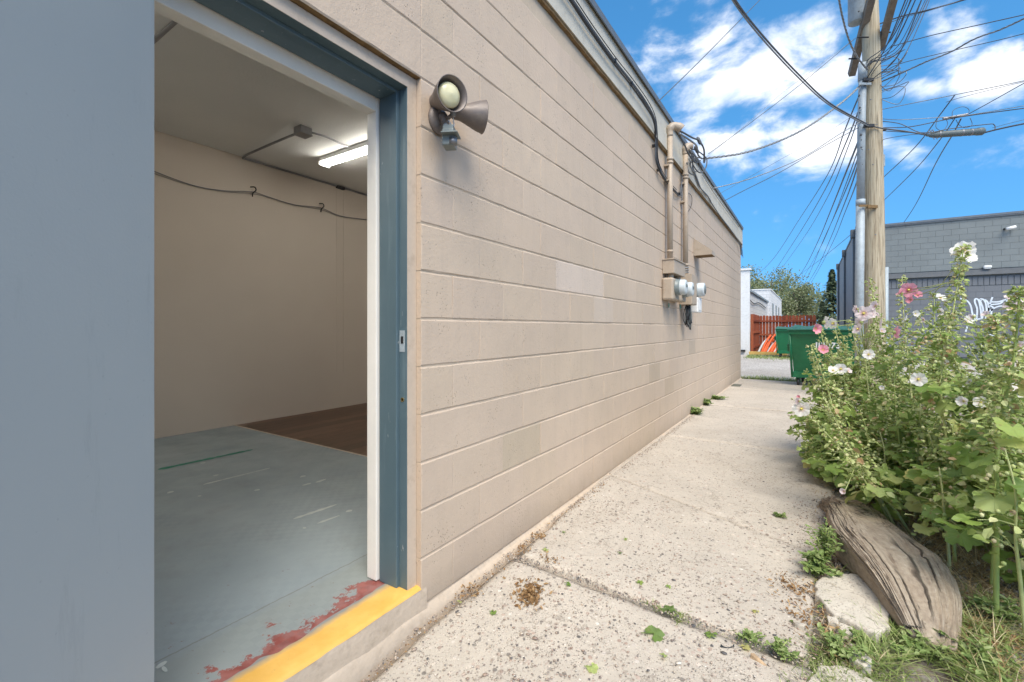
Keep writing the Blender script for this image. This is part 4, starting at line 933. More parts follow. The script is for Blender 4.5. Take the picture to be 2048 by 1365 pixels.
# cedar fence: pickets are parts
fy = 27.0; fx0, fx1 = PY(1506, 650, fy).x, PY(1632, 650, fy).x; zt_ = PY(1570, 631, fy).z
fe = thing('cedar_fence', 'red stained vertical cedar board fence behind the green dumpsters', 'fence', ((fx0+fx1)/2, fy, 0))
npk = 19; wpk = (fx1-fx0)/npk
for i in range(npk):
    z = zt_+rb.uniform(-.02, .015); x = fx0+wpk*(i+.5); h2 = wpk/2-.009
    o = MB().add([(x-h2, fy, .04), (x+h2, fy, .04), (x+h2, fy, z-.04), (x+h2-.03, fy, z), (x-h2+.03, fy, z), (x-h2, fy, z-.04)]+[(x-h2, fy+.02, .04), (x+h2, fy+.02, .04), (x+h2, fy+.02, z-.04), (x+h2-.03, fy+.02, z), (x-h2+.03, fy+.02, z), (x-h2, fy+.02, z-.04)],
        [(0, 1, 2, 3, 4, 5), (11, 10, 9, 8, 7, 6)]+[((k+1) % 6, k, 6+k, 6+(k+1) % 6) for k in range(6)]).build('picket', MT['cedar']); rel(o, fe)
for z in (zt_-.30, zt_-1.0, .3): rel(MB().rect(fx0, fx1, fy-.045, fy-.002, z-.045, z+.045).build('rail', MT['cedar']), fe)
for x in (fx0+.05, fx1-.05): rel(MB().rect(x-.05, x+.05, fy+.022, fy+.12, 0, zt_-.1).build('post', MT['cedar']), fe)
# side run of the fence along the white building
for i in range(22):
    y = 24.0+i*.14; o = MB().rect(-2.215, -2.195, y, y+.125, .05, zt_+rb.uniform(-.02, .02)).build('picket', MT['cedar']); rel(o, fe)
for z in (zt_-.3, 1.0, .3): rel(MB().rect(-2.193, -2.15, 24, 27, z-.045, z+.045).build('rail', MT['cedar']), fe)
rel(MB().rect(-2.3, -2.19, 23.9, 24.0, 0, zt_).build('post', MT['cedar']), fe)
p = PZ(1520, 705, .05); o = MB().rect(-2.28, -.8, 22.95, 23.08, .0, .14).build('curb_beam', simple('yellow_timber', (.62, .40, .12), .8, bs=.2), bevel=.01); tag(o, 'yellow painted timber beam on the ground before the fence', 'beam')
nt_ = thing('orange_netting', 'heap of orange plastic barrier tubes against the cedar fence', 'barrier netting', (-1.7, 24.6, 0))
for i in range(14):
    a = Vector((-1.95+.06*i+rb.uniform(-.04, .04), 23.9, .05)); b = a+Vector((.35+.03*i*.3, .5, rb.uniform(.45, .95)))
    rel(MB().tube(crom([a, (a+b)/2+Vector((0, 0, .1)), b], 4), .045, 6).build('tube', MT['orange'] if i % 5 else MT['plastic'], smooth=True), nt_)

# dumpsters
def dumpster(loc, rz, lab, txt, width=1.75, tsz=.16, th=1.0):
    t = thing('dumpster', lab, 'dumpster', loc, 'green dumpsters in the alley'); t.rotation_euler = (0, 0, rz)
    def p_(mb, nm, mt, par=None, **k): o = mb.build(nm, mt, par or t, **k); return o
    w2, d = width/2, 1.05; z0, z1 = .17, 1.14; tb_ = .11; nx_ = 14
    # front panel slightly dented, tapered towards the bottom
    def face(fn, rows=8):
        V = [fn(i/nx_, j/rows) for j in range(rows+1) for i in range(nx_+1)]
        return V, [(j*(nx_+1)+i, j*(nx_+1)+i+1, (j+1)*(nx_+1)+i+1, (j+1)*(nx_+1)+i) for j in range(rows) for i in range(nx_)]
    m = MB()
    dent = lambda u, v: .03*mn.noise(Vector((u*3+loc[1], v*3, 0)))*math.sin(math.pi*u)*math.sin(math.pi*v)
    fr_ = lambda u, v: ((-w2+.05*(1-v))+(2*w2-.1*(1-v))*u, .16*(1-v)+dent(u, v), z0+(z1-z0)*v)
    m.add(*face(fr_)); bk = lambda u, v: ((w2-.05*(1-v))-(2*w2-.1*(1-v))*u, d-.02*(1-v), z0+(z1-z0)*v); m.add(*face(bk))
    for s_ in (-1, 1):
        m.add(*face(lambda u, v: (s_*(w2-.05*(1-v)), (.16*(1-v)*(1-u)+(d-.02*(1-v))*u) if s_ > 0 else (.16*(1-v)*u+(d-.02*(1-v))*(1-u)), z0+(z1-z0)*v)))
    m.add([(-w2+.05, .16, z0), (w2-.05, .16, z0), (w2-.05, d-.02, z0), (-w2+.05, d-.02, z0)], [(3, 2, 1, 0)])
    p_(m, 'body', MT['green'], smooth=True)
    p_(MB().rect(-w2-.03, w2+.03, -.035, .015, z1-.07, z1+.01).rect(-w2-.03, -w2+.02, .015, d, z1-.07, z1+.01).rect(w2-.02, w2+.03, .015, d, z1-.07, z1+.01), 'rim', MT['green'], bevel=.006)
    p_(MB().rect(-w2+.03, w2-.03, .115, .165, z0+.0, z0+.12), 'bottom_rail', MT['green'], bevel=.008)
    for s_ in (-1, 1): p_(MB().tube([(s_*(w2-.02), .13, z0), (s_*(w2+.012), -.012, z1)], .022, 8), 'corner_rib', MT['green'] if th else MT['greenlid'], smooth=True)
    for s_ in (-1, 1):
        V = []; 
        for j in range(7):
            for i in range(9):
                u = i/8; v = j/6; V.append((s_*(w2+.03)*u+(0 if u > 0 else s_*.004), -.06+(d+.06)*v, z1+.02+.05*math.sin(v*2)+.018*math.sin(u*9+s_)+.05*v*v))
        p_(MB().add(V, [(j*9+i, j*9+i+1, (j+1)*9+i+1, (j+1)*9+i) if s_ > 0 else (j*9+i+1, j*9+i, (j+1)*9+i, (j+1)*9+i+1) for j in range(6) for i in range(8)]), 'lid', MT['greenlid'], smooth=True)
    p_(MB().tube([(-w2-.05, -.055, z1+.02), (w2+.05, -.055, z1+.02)], .018, 8), 'lid_edge', MT['greenlid'])
    for s_ in (-1, 1):
        p_(MB().rect(s_*(w2+.005), s_*(w2+.09), .25, .75, .70, .86), 'fork_pocket', MT['green'], bevel=.005)
        for yy in (.22, d-.12):
            xx = s_*(w2-.12); cst = p_(MB().rect(xx-.04, xx+.04, yy-.035, yy+.035, .14, z0).rect(xx-.034, xx-.028, yy-.04, yy+.03, .06, .15).rect(xx+.028, xx+.034, yy-.04, yy+.03, .06, .15), 'caster', MT['greenlid'])
            p_(MB().lathe((xx-.022, yy-.01, .075), (1, 0, 0), [(0, .06), (.004, .072), (.040, .072), (.044, .06)], 20), 'wheel', MT['dark'], cst, smooth=True)
            p_(MB().lathe((xx-.026, yy-.01, .075), (1, 0, 0), [(0, .028), (.052, .028)], 12), 'axle', MT['steel'], cst, smooth=True)
    cu = bpy.data.curves.new('lettering', 'FONT'); cu.body = txt[0]; cu.size = tsz; cu.extrude = .002; cu.space_character = 1.05; cu.offset = .005
    to = bpy.data.objects.new('t', cu); COL.objects.link(to); bpy.context.view_layer.update()
    me = bpy.data.meshes.new_from_object(to.evaluated_get(bpy.context.evaluated_depsgraph_get())); bpy.data.objects.remove(to)
    me.materials.clear(); me.materials.append(MT['white']); lo_ = bpy.data.objects.new('lettering', me); COL.objects.link(lo_); lo_.parent = t
    v = (txt[2]-z0)/(z1-z0); lo_.location = (txt[1], .16*(1-v)-.03, txt[2]); lo_.rotation_euler = (math.radians(90)-.16, 0, 0)
    return t
pz = PZ(1583, 771, 0); dumpster((pz.x+.55, pz.y-.15, 0), math.radians(-6), 'nearer green wheeled dumpster with white numbers, half hidden by hollyhocks', ('II3073', -.14, .80), 1.15, .16)
pz = PZ(1556, 716, 0); dumpster((pz.x+.95, pz.y-.1, 0), 0, 'farther green dumpster with white number standing before the cedar fence', ('II307', -.28, .83), 2.0, .17)

# trees far behind
def tree(x, y, h, cr, lab, seed, conifer=False, n=5200, base=.35):
    r = random.Random(seed); t = thing('conifer_tree' if conifer else 'broadleaf_tree', lab, 'tree', (x, y, 0), 'trees beyond the fence')
    tm_ = MB(); tips = []
    if conifer:
        tm_.tube([(0, 0, 0), (.05, 0, h*.5), (0, 0, h)], [.16, .1, .02], 8)
        m = MB(); V1, F1 = np.array([(-.5, 0, 0), (.5, 0, 0), (.3, 1, -.1), (-.3, 1, -.1)]), [(0, 1, 2, 3)]
        ms = []
        for i in range(n):
            v = r.random()**.8; z = h*(.12+.88*v); R = cr*(1-v)**.8*(.75+.25*math.sin(z*7+seed)); a = r.random()*6.28; q = r.random()**.5
            ms.append((rotm(r.uniform(-.9, .2), 0, a-1.57)*r.uniform(.10, .22), (R*q*math.cos(a), R*q*math.sin(a), z-.35*q*R)))
        scatter(m, V1, F1, ms)
    else:
        tk = [Vector((0, 0, 0)), Vector((r.uniform(-.15, .15), 0, h*.25)), Vector((r.uniform(-.3, .3), 0, h*.5)), Vector((r.uniform(-.3, .3), 0, h*.8))]
        tm_.tube(crom(tk, 4), list(np.linspace(.2, .04, 13)), 8)
        for i in range(16):
            a = r.random()*6.28; f = r.uniform(.25, .8); p0 = tk[1].lerp(tk[3], (f-.25)/.6 if f < .85 else 1); L_ = cr*r.uniform(.6, 1.0)*(1.15-f*.5)
            p2 = p0+Vector((math.cos(a)*L_, math.sin(a)*L_, L_*r.uniform(.4, 1.1))); p1 = p0.lerp(p2, .5)+Vector((0, 0, -.12*L_))
            tm_.tube(crom([p0, p1, p2], 3), list(np.linspace(.06, .015, 7)), 5); tips += [p2, p1.lerp(p2, .5)]
            for _ in range(2): 
                q = p1.lerp(p2, r.random()); e = q+Vector((r.uniform(-1, 1), r.uniform(-1, 1), r.uniform(0, 1)))*cr*.35; tm_.tube([q, e], [.02, .008], 4); tips.append(e)
        m = MB(); V1, F1 = np.array([(-.5, 0, 0), (0, -.35, .1), (.5, 0, 0), (0, .6, -.05)]), [(0, 1, 2, 3)]; ms = []
        for i in range(n):
            c0 = r.choice(tips); s = cr*.20; p = c0+Vector((r.gauss(0, s), r.gauss(0, s), r.gauss(0, s*.75)))
            ms.append((rotm(r.uniform(-1.5, 1.5), r.uniform(-1.5, 1.5), r.uniform(0, 6.3))*r.uniform(.12, .22), p))
        scatter(m, V1, F1, ms)
    o = tm_.build('trunk', MT['bark'], t, smooth=True); o = m.build('crown', MT['conif'] if conifer else MT['leafy'], t, kind='stuff')
    return t
def tp_(px, y): r = ray(px, 650); return r.x/r.y*y
tree(tp_(1540, 60), 60, 8.2, 3.0, 'tall loose grey-green tree behind the white building', 1, n=6000)
tree(tp_(1518, 62), 62, 7.4, 2.0, 'tree at the far left edge above the white building roof', 6, n=3500)
tree(tp_(1592, 56), 56, 6.2, 1.9, 'middle rounded tree above the cedar fence', 2, n=4300)
tree(tp_(1574, 70), 70, 6.4, 2.4, 'low bushy tree between the two larger trees', 12, n=3200)
tree(tp_(1625, 64), 64, 5.6, 2.0, 'smaller tree to the right above the fence end', 3, n=3300)
tree(tp_(1664, 47), 47, 6.2, 1.5, 'dark pointed conifer beside the grey building wall', 4, True, n=3200)
tree(tp_(1645, 50), 50, 3.6, 1.3, 'short dark conifer between fence end and grey building', 9, True, n=2200)
# distant low ground cover line so that the horizon is closed by hedges
hm = MB(); ms = []; r = random.Random(11)
for i in range(9000):
    x = r.uniform(-14, 22); ms.append((rotm(r.uniform(-1.5, 1.5), r.uniform(-1.5, 1.5), 0)*r.uniform(.2, .4), (x, 78+r.uniform(-1.5, 1.5), abs(r.gauss(0, 1))*1.1*(1+.5*math.sin(x*.7)))))
scatter(hm, np.array([(-.5, 0, 0), (0, -.35, .1), (.5, 0, 0), (0, .6, -.05)]), [(0, 1, 2, 3)], ms)
tag(hm.build('hedge', MT['leafy'], kind='stuff'), 'far row of green bushes closing the alley', 'hedge')

# ================================================================== utility pole
pc = Vector((.93, 9.58, 0)); dpole = pc.dot(FW)
b_ = P(1750, 801, dpole); b_.z = 0
pt = lambda px, py, dd_=0: P(px, py, dpole+dd_)
up_ = thing('utility_pole', 'tall weathered brown timber utility pole beyond the hollyhocks', 'utility pole', b_)
pp = [Vector((b_.x, b_.y, -.2)), pt(1748, 560), pt(1747, 400), pt(1743, 123), pt(1739, 0), pt(1734, -160)]
pr = [.165, .150, .142, .122, .117, .110]
pts_ = crom(pp, 6); rs_ = list(np.interp(np.linspace(0, 5, len(pts_)), range(6), pr))
rel(MB().tube(pts_, rs_, 24).build('trunk', MT['pole'], smooth=True), up_)
def arm(a, b, wdt=.10, hgt=.13):
    d = (b-a); ln = d.length; q = d.to_track_quat('Y', 'Z').to_matrix(); return MB().box((a+b)/2, (wdt, ln, hgt), np.array(q))
rel(arm(pt(1703, 150, .6), pt(1757, -60, -.55)).build('crossarm', MT['arm'], bevel=.006), up_)
rel(arm(pt(1761, 98, .12), pt(1800, -50, -.8), .09, .12).build('crossarm', MT['arm'], bevel=.006), up_)
for q in ((1726, 75, -.1), (1708, 118, .3), (1770, 65, -.05)): rel(MB().lathe(pt(*q), RT, [(-.09, .012), (.09, .012)], 8).build('bolt', MT['dark']), up_)
for (px, py) in ((1736, 160), (1738, 252), (1744, 414)): rel(MB().box(pt(px, py, -.14), (.16, .04, .05), rotm(0, 0, TH)).build('bracket', MT['dk_brown'] if py > 400 else MT['dark'], bevel=.004), up_)
rel(MB().box(pt(1766, 322, -.05), (.03, .05, .19), rotm(0, 0, TH)).build('tag_frame', MT['galv']), up_)
for (px, py) in ((1745, 330), (1750, 470), (1741, 200), (1736, 300), (1752, 250)): rel(MB().lathe(pt(px, py, -.145), -FW, [(0, .008), (.02, .008)], 8).build('staple', MT['steel']), up_)
rc_ = thing('riser_conduit', 'wide pale galvanised riser conduit strapped left of the timber pole', 'conduit', pt(1719, 801, -.05))
o_ = lambda px, py: pt(px, py, -.05)
rel(MB().tube([Vector((*o_(1718, 800).xy, -.1)), o_(1719, 560), o_(1721, 402)], .062, 18).build('lower_pipe', MT['galv'], smooth=True), rc_)
rel(MB().tube([o_(1721, 402), o_(1723, 250), o_(1725, 160)], .056, 18).build('upper_pipe', MT['galv'], smooth=True), rc_)
rel(MB().tube([o_(1725, 162), o_(1725.5, 128)], .064, 18).build('riser_cap', MT['galv'], smooth=True), rc_)
rel(MB().tube([o_(1721, 412), o_(1721, 400)], .066, 18).build('coupling', MT['galv'], smooth=True), rc_)
for y in (168, 412): rel(MB().box(pt(1730, y, -.14), (.20, .012, .035), rotm(0, 0, TH)).build('strap', MT['galv'] if y < 300 else MT['dk_brown']), rc_)
o = MB().tube([Vector((*pt(1771, 800, -.1).xy, 0)), pt(1771.5, 535, -.1)], .036, 14).build('conduit', MT['galv'], smooth=True); tag(o, 'short narrow galvanised conduit right of the timber pole', 'conduit')
o = MB().tube(crom([pt(1771, 536, -.1), pt(1768, 500, -.08), pt(1766, 400, -.05), pt(1763, 280, -.05), pt(1763, 262, -.05), pt(1772, 260, -.02)], 5), .012, 8).build('ground_wire', MT['cable'], smooth=True); tag(o, 'black cable running down the right side of the pole', 'cable')
tf = thing('transformer', 'pale grey cylindrical transformer can hanging left of the pole top', 'transformer', pt(1714, 40, .3))
tcn = pt(1713, 47, .05); R_ = .118
rel(MB().lathe(tcn, (0, 0, 1), [(0, R_*.2), (.004, R_*.93), (.015, R_), (.55, R_), (.555, R_*1.05), (.58, R_*1.05), (.6, R_*.8)], 30).build('tank', MT['galv'], smooth=True), tf)
rel(MB().lathe(tcn+Vector((0, 0, .6)), (.3, 0, 1), [(0, .03), (.04, .05), (.06, .03), (.10, .045), (.12, .025), (.2, .02)], 14).build('bushing', MT['bronze'], smooth=True), tf)
rel(MB().box(tcn+Vector((.14, .02, .35)), (.10, .05, .06)).build('bracket', MT['steel']), tf)
rel(MB().lathe(tcn+Vector((.02, -.10, .12)), (0, -1, 0), [(0, .012), (.02, .012)], 8).build('drain_plug', MT['dark']), tf)

# overhead wires: (points with depth, radius, material, label)
dp = dpole
Wr = [
 ([(1413,317,6.6),(1500,303,6.8),(1600,263,7.1),(1680,208,7.35),(1722,170,dp-.1)], .017, 'bright', 'thick twisted service cable from the masts to the pole'),
 ([(1440,-70,3.6),(1470,0,4.3),(1530,77,5.2),(1600,152,6.2),(1660,207,6.9),(1737,250,dp-.15)], .0135, 'cable', 'upper of two heavy black cables sweeping down to the pole'),
 ([(1434,-70,3.6),(1466,2,4.3),(1526,80,5.2),(1597,156,6.2),(1658,210,6.9),(1737,253,dp-.15)], .0115, 'bright', 'lower of two heavy cables sweeping down to the pole'),
 ([(1317,203,4.6),(1400,122,5.4),(1518,2,6.6),(1560,-40,7)], .006, 'cable', 'straight thin wire rising from the near roof edge'),
 ([(1417,308,6.8),(1500,247,7),(1600,170,7.2),(1712,76,dp)], .006, 'cable', 'straight thin wire from the masts to the pole arm'),
 ([(1423,378,7.2),(1500,358,7.2),(1600,318,7.3),(1680,268,7.4),(1730,240,dp-.1)], .009, 'bright', 'lower sagging wire from the far fascia to the pole'),
 ([(1449,402,8.0),(1485,383,7.9),(1560,345,7.7),(1650,292,7.6),(1735,246,dp-.1)], .007, 'cable', 'wire from the far roof edge with a small clamp'),
 ([(1432,392,7.5),(1560,320,7.5),(1640,275,7.5),(1730,215,dp-.1)], .0035, 'cable', 'very thin wire between far fascia and pole'),
 ([(1719,190,dp-.1),(1690,260,9),(1655,350,13),(1600,437,20),(1545,520,27),(1500,563,33)], .014, 'cable', 'leftmost sagging wire from pole to white building'),
 ([(1720,215,dp-.1),(1690,290,10),(1650,380,15),(1600,465,24),(1545,550,33),(1515,598,40)], .016, 'cable', 'second wire from left descending to white roofs'),
 ([(1720,225,dp-.1),(1694,300,10),(1655,395,15),(1608,475,24),(1555,548,33),(1520,590,40)], .012, 'cable', 'third wire from left descending to white roofs'),
 ([(1722,270,dp-.1),(1690,350,11),(1660,425,18),(1636,483,26),(1610,535,36),(1586,570,46)], .022, 'cable', 'dark wire descending towards the middle tree'),
 ([(1723,280,dp-.1),(1695,360,11),(1665,440,18),(1640,497,26),(1610,550,36),(1595,577,46)], .012, 'cable', 'thin wire just right of the dark descending wire'),
 ([(1723,295,dp-.1),(1700,360,11),(1670,430,18),(1645,485,26),(1620,545,36),(1604,577,46)], .016, 'cable', 'wire descending between the two right trees'),
 ([(1724,300,dp-.1),(1703,370,11),(1680,430,18),(1659,482,26),(1635,535,36),(1608,580,46)], .018, 'cable', 'second last wire descending to the far right'),
 ([(1724,330,dp-.1),(1708,380,11),(1690,425,18),(1668,480,26),(1640,535,36),(1617,575,46)], .016, 'cable', 'last wire descending steeply beside the pole'),
 ([(1712,460,17.5),(1687,482,22),(1640,520,30),(1610,542,38),(1580,565,46)], .014, 'cable', 'wire crossing the others from the grey roof corner'),
 ([(1749,52,dp),(1800,34,7.2),(1850,22,6.8),(1895,10,6.4),(1935,-2,6)], .012, 'cable', 'thick bundled cable running right from the pole top'),
 ([(1750,58,dp),(1800,38,7.2),(1850,24,6.8),(1890,12,6.4),(1935,-4,6)], .006, 'bright', 'thin strand under the bundled cable at the pole top'),
 ([(1788,92,dp-.1),(1860,72,7),(1950,52,6.5),(2048,30,6),(2120,12,5.6)], .0075, 'cable', 'uppermost long wire leaving to the right'),
 ([(1760,165,dp),(1800,148,7.2),(1850,125,6.9),(1900,105,6.6),(1950,78,6.3),(2000,60,6),(2048,38,5.7),(2110,10,5.4)], .012, 'bright', 'twisted cable curving up to the right'),
 ([(1760,150,dp),(1800,128,7.3),(1900,103,6.9),(2000,80,6.5),(2048,68,6.2),(2120,52,6)], .0065, 'cable', 'second long wire leaving to the right'),
 ([(1761,220,dp),(1830,206,7.2),(1910,190,6.9),(2000,172,6.5),(2048,162,6.3),(2120,148,6)], .0065, 'bright', 'long pale wire level with the upper cloud'),
 ([(1892,205,7),(1920,196,6.9),(1990,178,6.6),(2048,164,6.3)], .0045, 'cable', 'thin companion of the long pale wire'),
 ([(1938,228,6.9),(1980,205,6.7),(2048,167,6.3),(2100,140,6)], .007, 'cable', 'wire rising right from the cable junction'),
 ([(1762,238,dp),(1800,240,7.2),(1870,236,7),(1940,230,6.8),(2048,212,6.4),(2120,200,6.2)], .0065, 'bright', 'support strand above the splice closure'),
 ([(1764,256,dp),(1820,254,7.2),(1890,240,7),(1950,230,6.8),(2048,217,6.4),(2120,206,6.2)], .0085, 'cable', 'heavier strand crossing the cable junction'),
 ([(1740,252,dp-.12),(1770,258,7.3),(1810,263,7.1),(1850,270,7)], .013, 'cable', 'heavy cable entering the left end of the splice closure'),
 ([(1766,243,dp-.1),(1800,248,7.2),(1830,262,7.1),(1850,268,7)], .008, 'cable', 'upper cable entering the splice closure'),
 ([(1764,262,dp),(1850,266,7),(1900,258,6.9),(1975,249,6.8),(1988,250,6.8),(1990,258,6.8),(1983,262,6.8)], .008, 'cable', 'cable running over the closure into the end loop'),
 ([(1968,266,6.85),(2000,258,6.7),(2048,248,6.5),(2120,236,6.2)], .014, 'cable', 'heavy cable leaving the splice closure to the right'),
 ([(1985,256,6.8),(2048,240,6.5),(2120,226,6.2)], .004, 'bright', 'thin wire above the heavy right cable'),
 ([(1764,282,dp),(1772,278,7.3),(1820,270,7.1),(1858,268,7)], .006, 'cable', 'short wire tied under the cables at the pole'),
 ([(1910,190,6.9),(1880,230,7.2),(1830,295,8.5),(1767,355,11)], .010, 'cable', 'wire slanting down left behind the splice closure'),
 ([(1913,232,6.9),(1880,280,7.6),(1830,340,9.5),(1767,402,13)], .010, 'cable', 'second wire slanting down left towards the pole'),
 ([(1922,238,6.9),(1905,270,7.5),(1870,330,10),(1825,420,15),(1775,490,21)], .012, 'cable', 'wire slanting down onto the grey building'),
 ([(1675,-20,6.2),(1684,30,6.6),(1698,80,7),(1715,115,7.2),(1735,140,dp-.14)], .014, 'bright', 'twisted bare cable beside the transformer'),
 ([(1712,76,dp),(1640,130,7.4),(1560,190,7.3),(1480,260,7.2),(1413,314,7)], .0035, 'bright', 'very fine strand along the straight thin wire'),
]
for pts, r, m_, lb in Wr:
    cr_ = crom([P(*q) for q in pts], 7); r *= .82
    if 'twisted' in lb:
        mb = MB(); L0 = 0; acc_ = [0]
        fine = crom(cr_, 3)
        for i in range(1, len(fine)): acc_.append(acc_[-1]+(fine[i]-fine[i-1]).length)
        for s_ in range(3):
            mb.tube([p+Vector((math.cos(a*26+s_*2.09), .3*math.sin(a*26), math.sin(a*26+s_*2.09)))*r*.62 for p, a in zip(fine, acc_)], r*.62, 6)
        o = mb.build('overhead_wire', MT[m_], smooth=True)
    else: o = MB().tube(cr_, r, 6).build('overhead_wire', MT[m_], smooth=True)
    tag(o, lb, 'wire', 'overhead wires')
# fan of drop wires at the pole top
rw = random.Random(21)
for k in range(11):
    a = pt(1740+rw.uniform(-6, 10), 118+rw.uniform(0, 50), -.15); b = P(1822+k*5+rw.uniform(-3, 3), -30, 5.6+.15*k); c = a.lerp(b, .5)+Vector((0, 0, -.12-.03*k))
    o = MB().tube(crom([a+Vector((-.02, 0, -.05)), a, c, b], 6), .0055 if k % 3 else .008, 6).build('overhead_wire', MT['cable'], smooth=True)
    tag(o, ['leftmost', 'second', 'third', 'fourth', 'fifth', 'sixth', 'seventh', 'eighth', 'ninth', 'tenth', 'rightmost'][k]+' dark wire from the left in the fan rising off the pole', 'wire', 'fan of wires at the pole top')
for k in range(9):
    a = pt(1755+rw.uniform(-3, 3), 120+k*9, -.08); q = [a, a+Vector((.14+.1*rw.random(), 0, .10*rw.uniform(-1, 1))), a+Vector((.25+.12*rw.random(), -.1, .15*rw.uniform(-1, 1))), a+Vector((.10+.2*rw.random(), -.05, .25*rw.uniform(-1, .6))), a+Vector((.02, 0, -.15*rw.random()))]
    o = MB().tube(crom(q, 6), .005, 6).build('jumper_wire', MT['cable'] if k % 2 else MT['bright'], smooth=True); tag(o, ['topmost', 'second', 'third', 'fourth', 'fifth', 'sixth', 'seventh', 'eighth', 'lowest'][k]+' jumper loop from the top in the tangle right of the pole', 'wire', 'jumper loops on the pole')
for pts, lb in (([(1905,240,6.95),(1906,222,6.95),(1925,214,6.95),(1938,220,6.95),(1935,232,6.95)], 'wire loop standing above the cable junction'),
                ([(1940,236,6.95),(1944,250,6.95),(1930,256,6.95),(1918,250,6.95),(1912,240,6.95)], 'wire loop hanging right below the junction'),
                ([(1875,238,6.95),(1872,255,6.95),(1885,262,6.95),(1895,250,6.95),(1893,240,6.95)], 'wire loop hanging left below the junction')):
    o = MB().tube(crom([P(*q) for q in pts], 6), .004, 6).build('wire_loop', MT['cable'], smooth=True); tag(o, lb, 'wire')
o = MB().tube([P(1886, 238, 6.95), P(1935, 229, 6.9)], .016, 8).build('cable_junction', MT['steel']); tag(o, 'rusty clamp block joining wires above the splice closure', 'clamp')
sc1, sc2 = P(1853, 271, 7.0), P(1968, 263, 6.85)
tsp = thing('splice_closure', 'long grey cylindrical splice closure hanging on the cables', 'splice closure', sc1.lerp(sc2, .5))
ax = sc2-sc1; ln = ax.length
rel(MB().lathe(sc1, ax, [(0, .018), (.03, .022), (.05, .034), (.09, .044), (.12, .048), (ln-.1, .050), (ln-.09, .056), (ln-.02, .056), (ln, .04)], 20).build('body', MT['closure'], smooth=True), tsp)
for q in (.15, .45, ln-.18): rel(MB().lathe(sc1+ax.normalized()*q, ax, [(0, .052), (.018, .052)], 20).build('band', MT['steel']), tsp)
for q in (.02, .06): rel(MB().tube(crom([sc1+ax.normalized()*q, sc1+ax.normalized()*(q+.02)+Vector((0, 0, .08)), sc1+ax.normalized()*(q+.08)+Vector((0, -.02, -.08))], 4), .006, 6).build('bond_wire', MT['steel']), tsp)
# ================================================================== log, broken concrete, litter
Y_ = [3.70, 3.66, 3.5, 3.3, 3.1, 2.88, 2.74, 2.55, 2.38, 2.27]
Xc = [.165, .155, .20, .245, .28, .315, .345, .375, .385, .385]
Wd = [.03, .095, .135, .15, .18, .205, .185, .145, .10, .06]
Hh = [.05, .095, .12, .13, .15, .165, .165, .14, .085, .03]
NL, NR = 230, 260
fi = lambda t, A: float(np.interp(t*(len(A)-1), range(len(A)), A))
def sm(t, A): return (fi(max(0, t-.03), A)+fi(t, A)*2+fi(min(1, t+.03), A))/4
V = []
for j in range(NL+1):
    t = j/NL
    for i in range(NR):
        a = 2*math.pi*i/NR; w_, h_ = sm(t, Wd), sm(t, Hh); ca, sa = math.cos(a), math.sin(a)
        # flat-topped, slightly slanted slab of stump with a hollow in the far end
        xx = ca*abs(ca)**-.48*w_ if abs(ca) > 1e-3 else 0; zz = (sa*abs(sa)**-.62 if abs(sa) > 1e-3 else 0)*h_*.62+h_*.36
        gro = mn.noise(Vector((a*7, t*3.5, 2)))*.011+mn.noise(Vector((a*19, t*6, 5)))*.006+mn.noise(Vector((a*2, t*6, 8)))*.016
        ck = max(0, .025-abs(mn.noise(Vector((a*3.6, t*1.7, 11)))))/.025; gro -= .012*ck*min(1, max(0, (t-.2)*4)); gro += .003*mn.noise(Vector((a*30, t*9, 3)))
        sc_ = 1+gro/max(w_, .06)
        y = sm(t, Y_)+.03*math.sin(a*2)*(1 if .1 < t < .95 else 0)
        z = zz*sc_+xx*(-.16)
        if t < .30 and ca < -.2: z -= .05*math.sin(math.pi*t/.30)*(-ca); xx *= 1+.22*math.sin(math.pi*t/.15)
        V.append((sm(t, Xc)+xx*sc_, y, gz(y)-.01+max(-.02, z)))
NV = len(V)
lm = MB().add(V+[tuple(np.mean(V[:NR], 0)), tuple(np.mean(V[-NR:], 0))], [(j*NR+i, (j+1)*NR+i, (j+1)*NR+(i+1) % NR, j*NR+(i+1) % NR) for j in range(NL) for i in range(NR)]
    + [(NV, i, (i+1) % NR) for i in range(NR)]+[(NV+1, NL*NR+(i+1) % NR, NL*NR+i) for i in range(NR)]).mesh('log', True)
uvl = lm.uv_layers.new(name='UVMap')
for p in lm.polygons:
    for li, vi in zip(p.loop_indices, p.vertices):
        j, i = divmod(min(vi, NV-1), NR); u = j/NL; v = i/NR
        if any(min(q, NV-1) % NR == NR-1 for q in p.vertices) and i == 0: v = 1.0
        uvl.data[li].uv = (u, v)
lm.materials.append(MT['log']); lo_ = bpy.data.objects.new('log', lm); COL.objects.link(lo_)
tag(lo_, 'grey weathered cracked driftwood-like log lying beside the path', 'log')

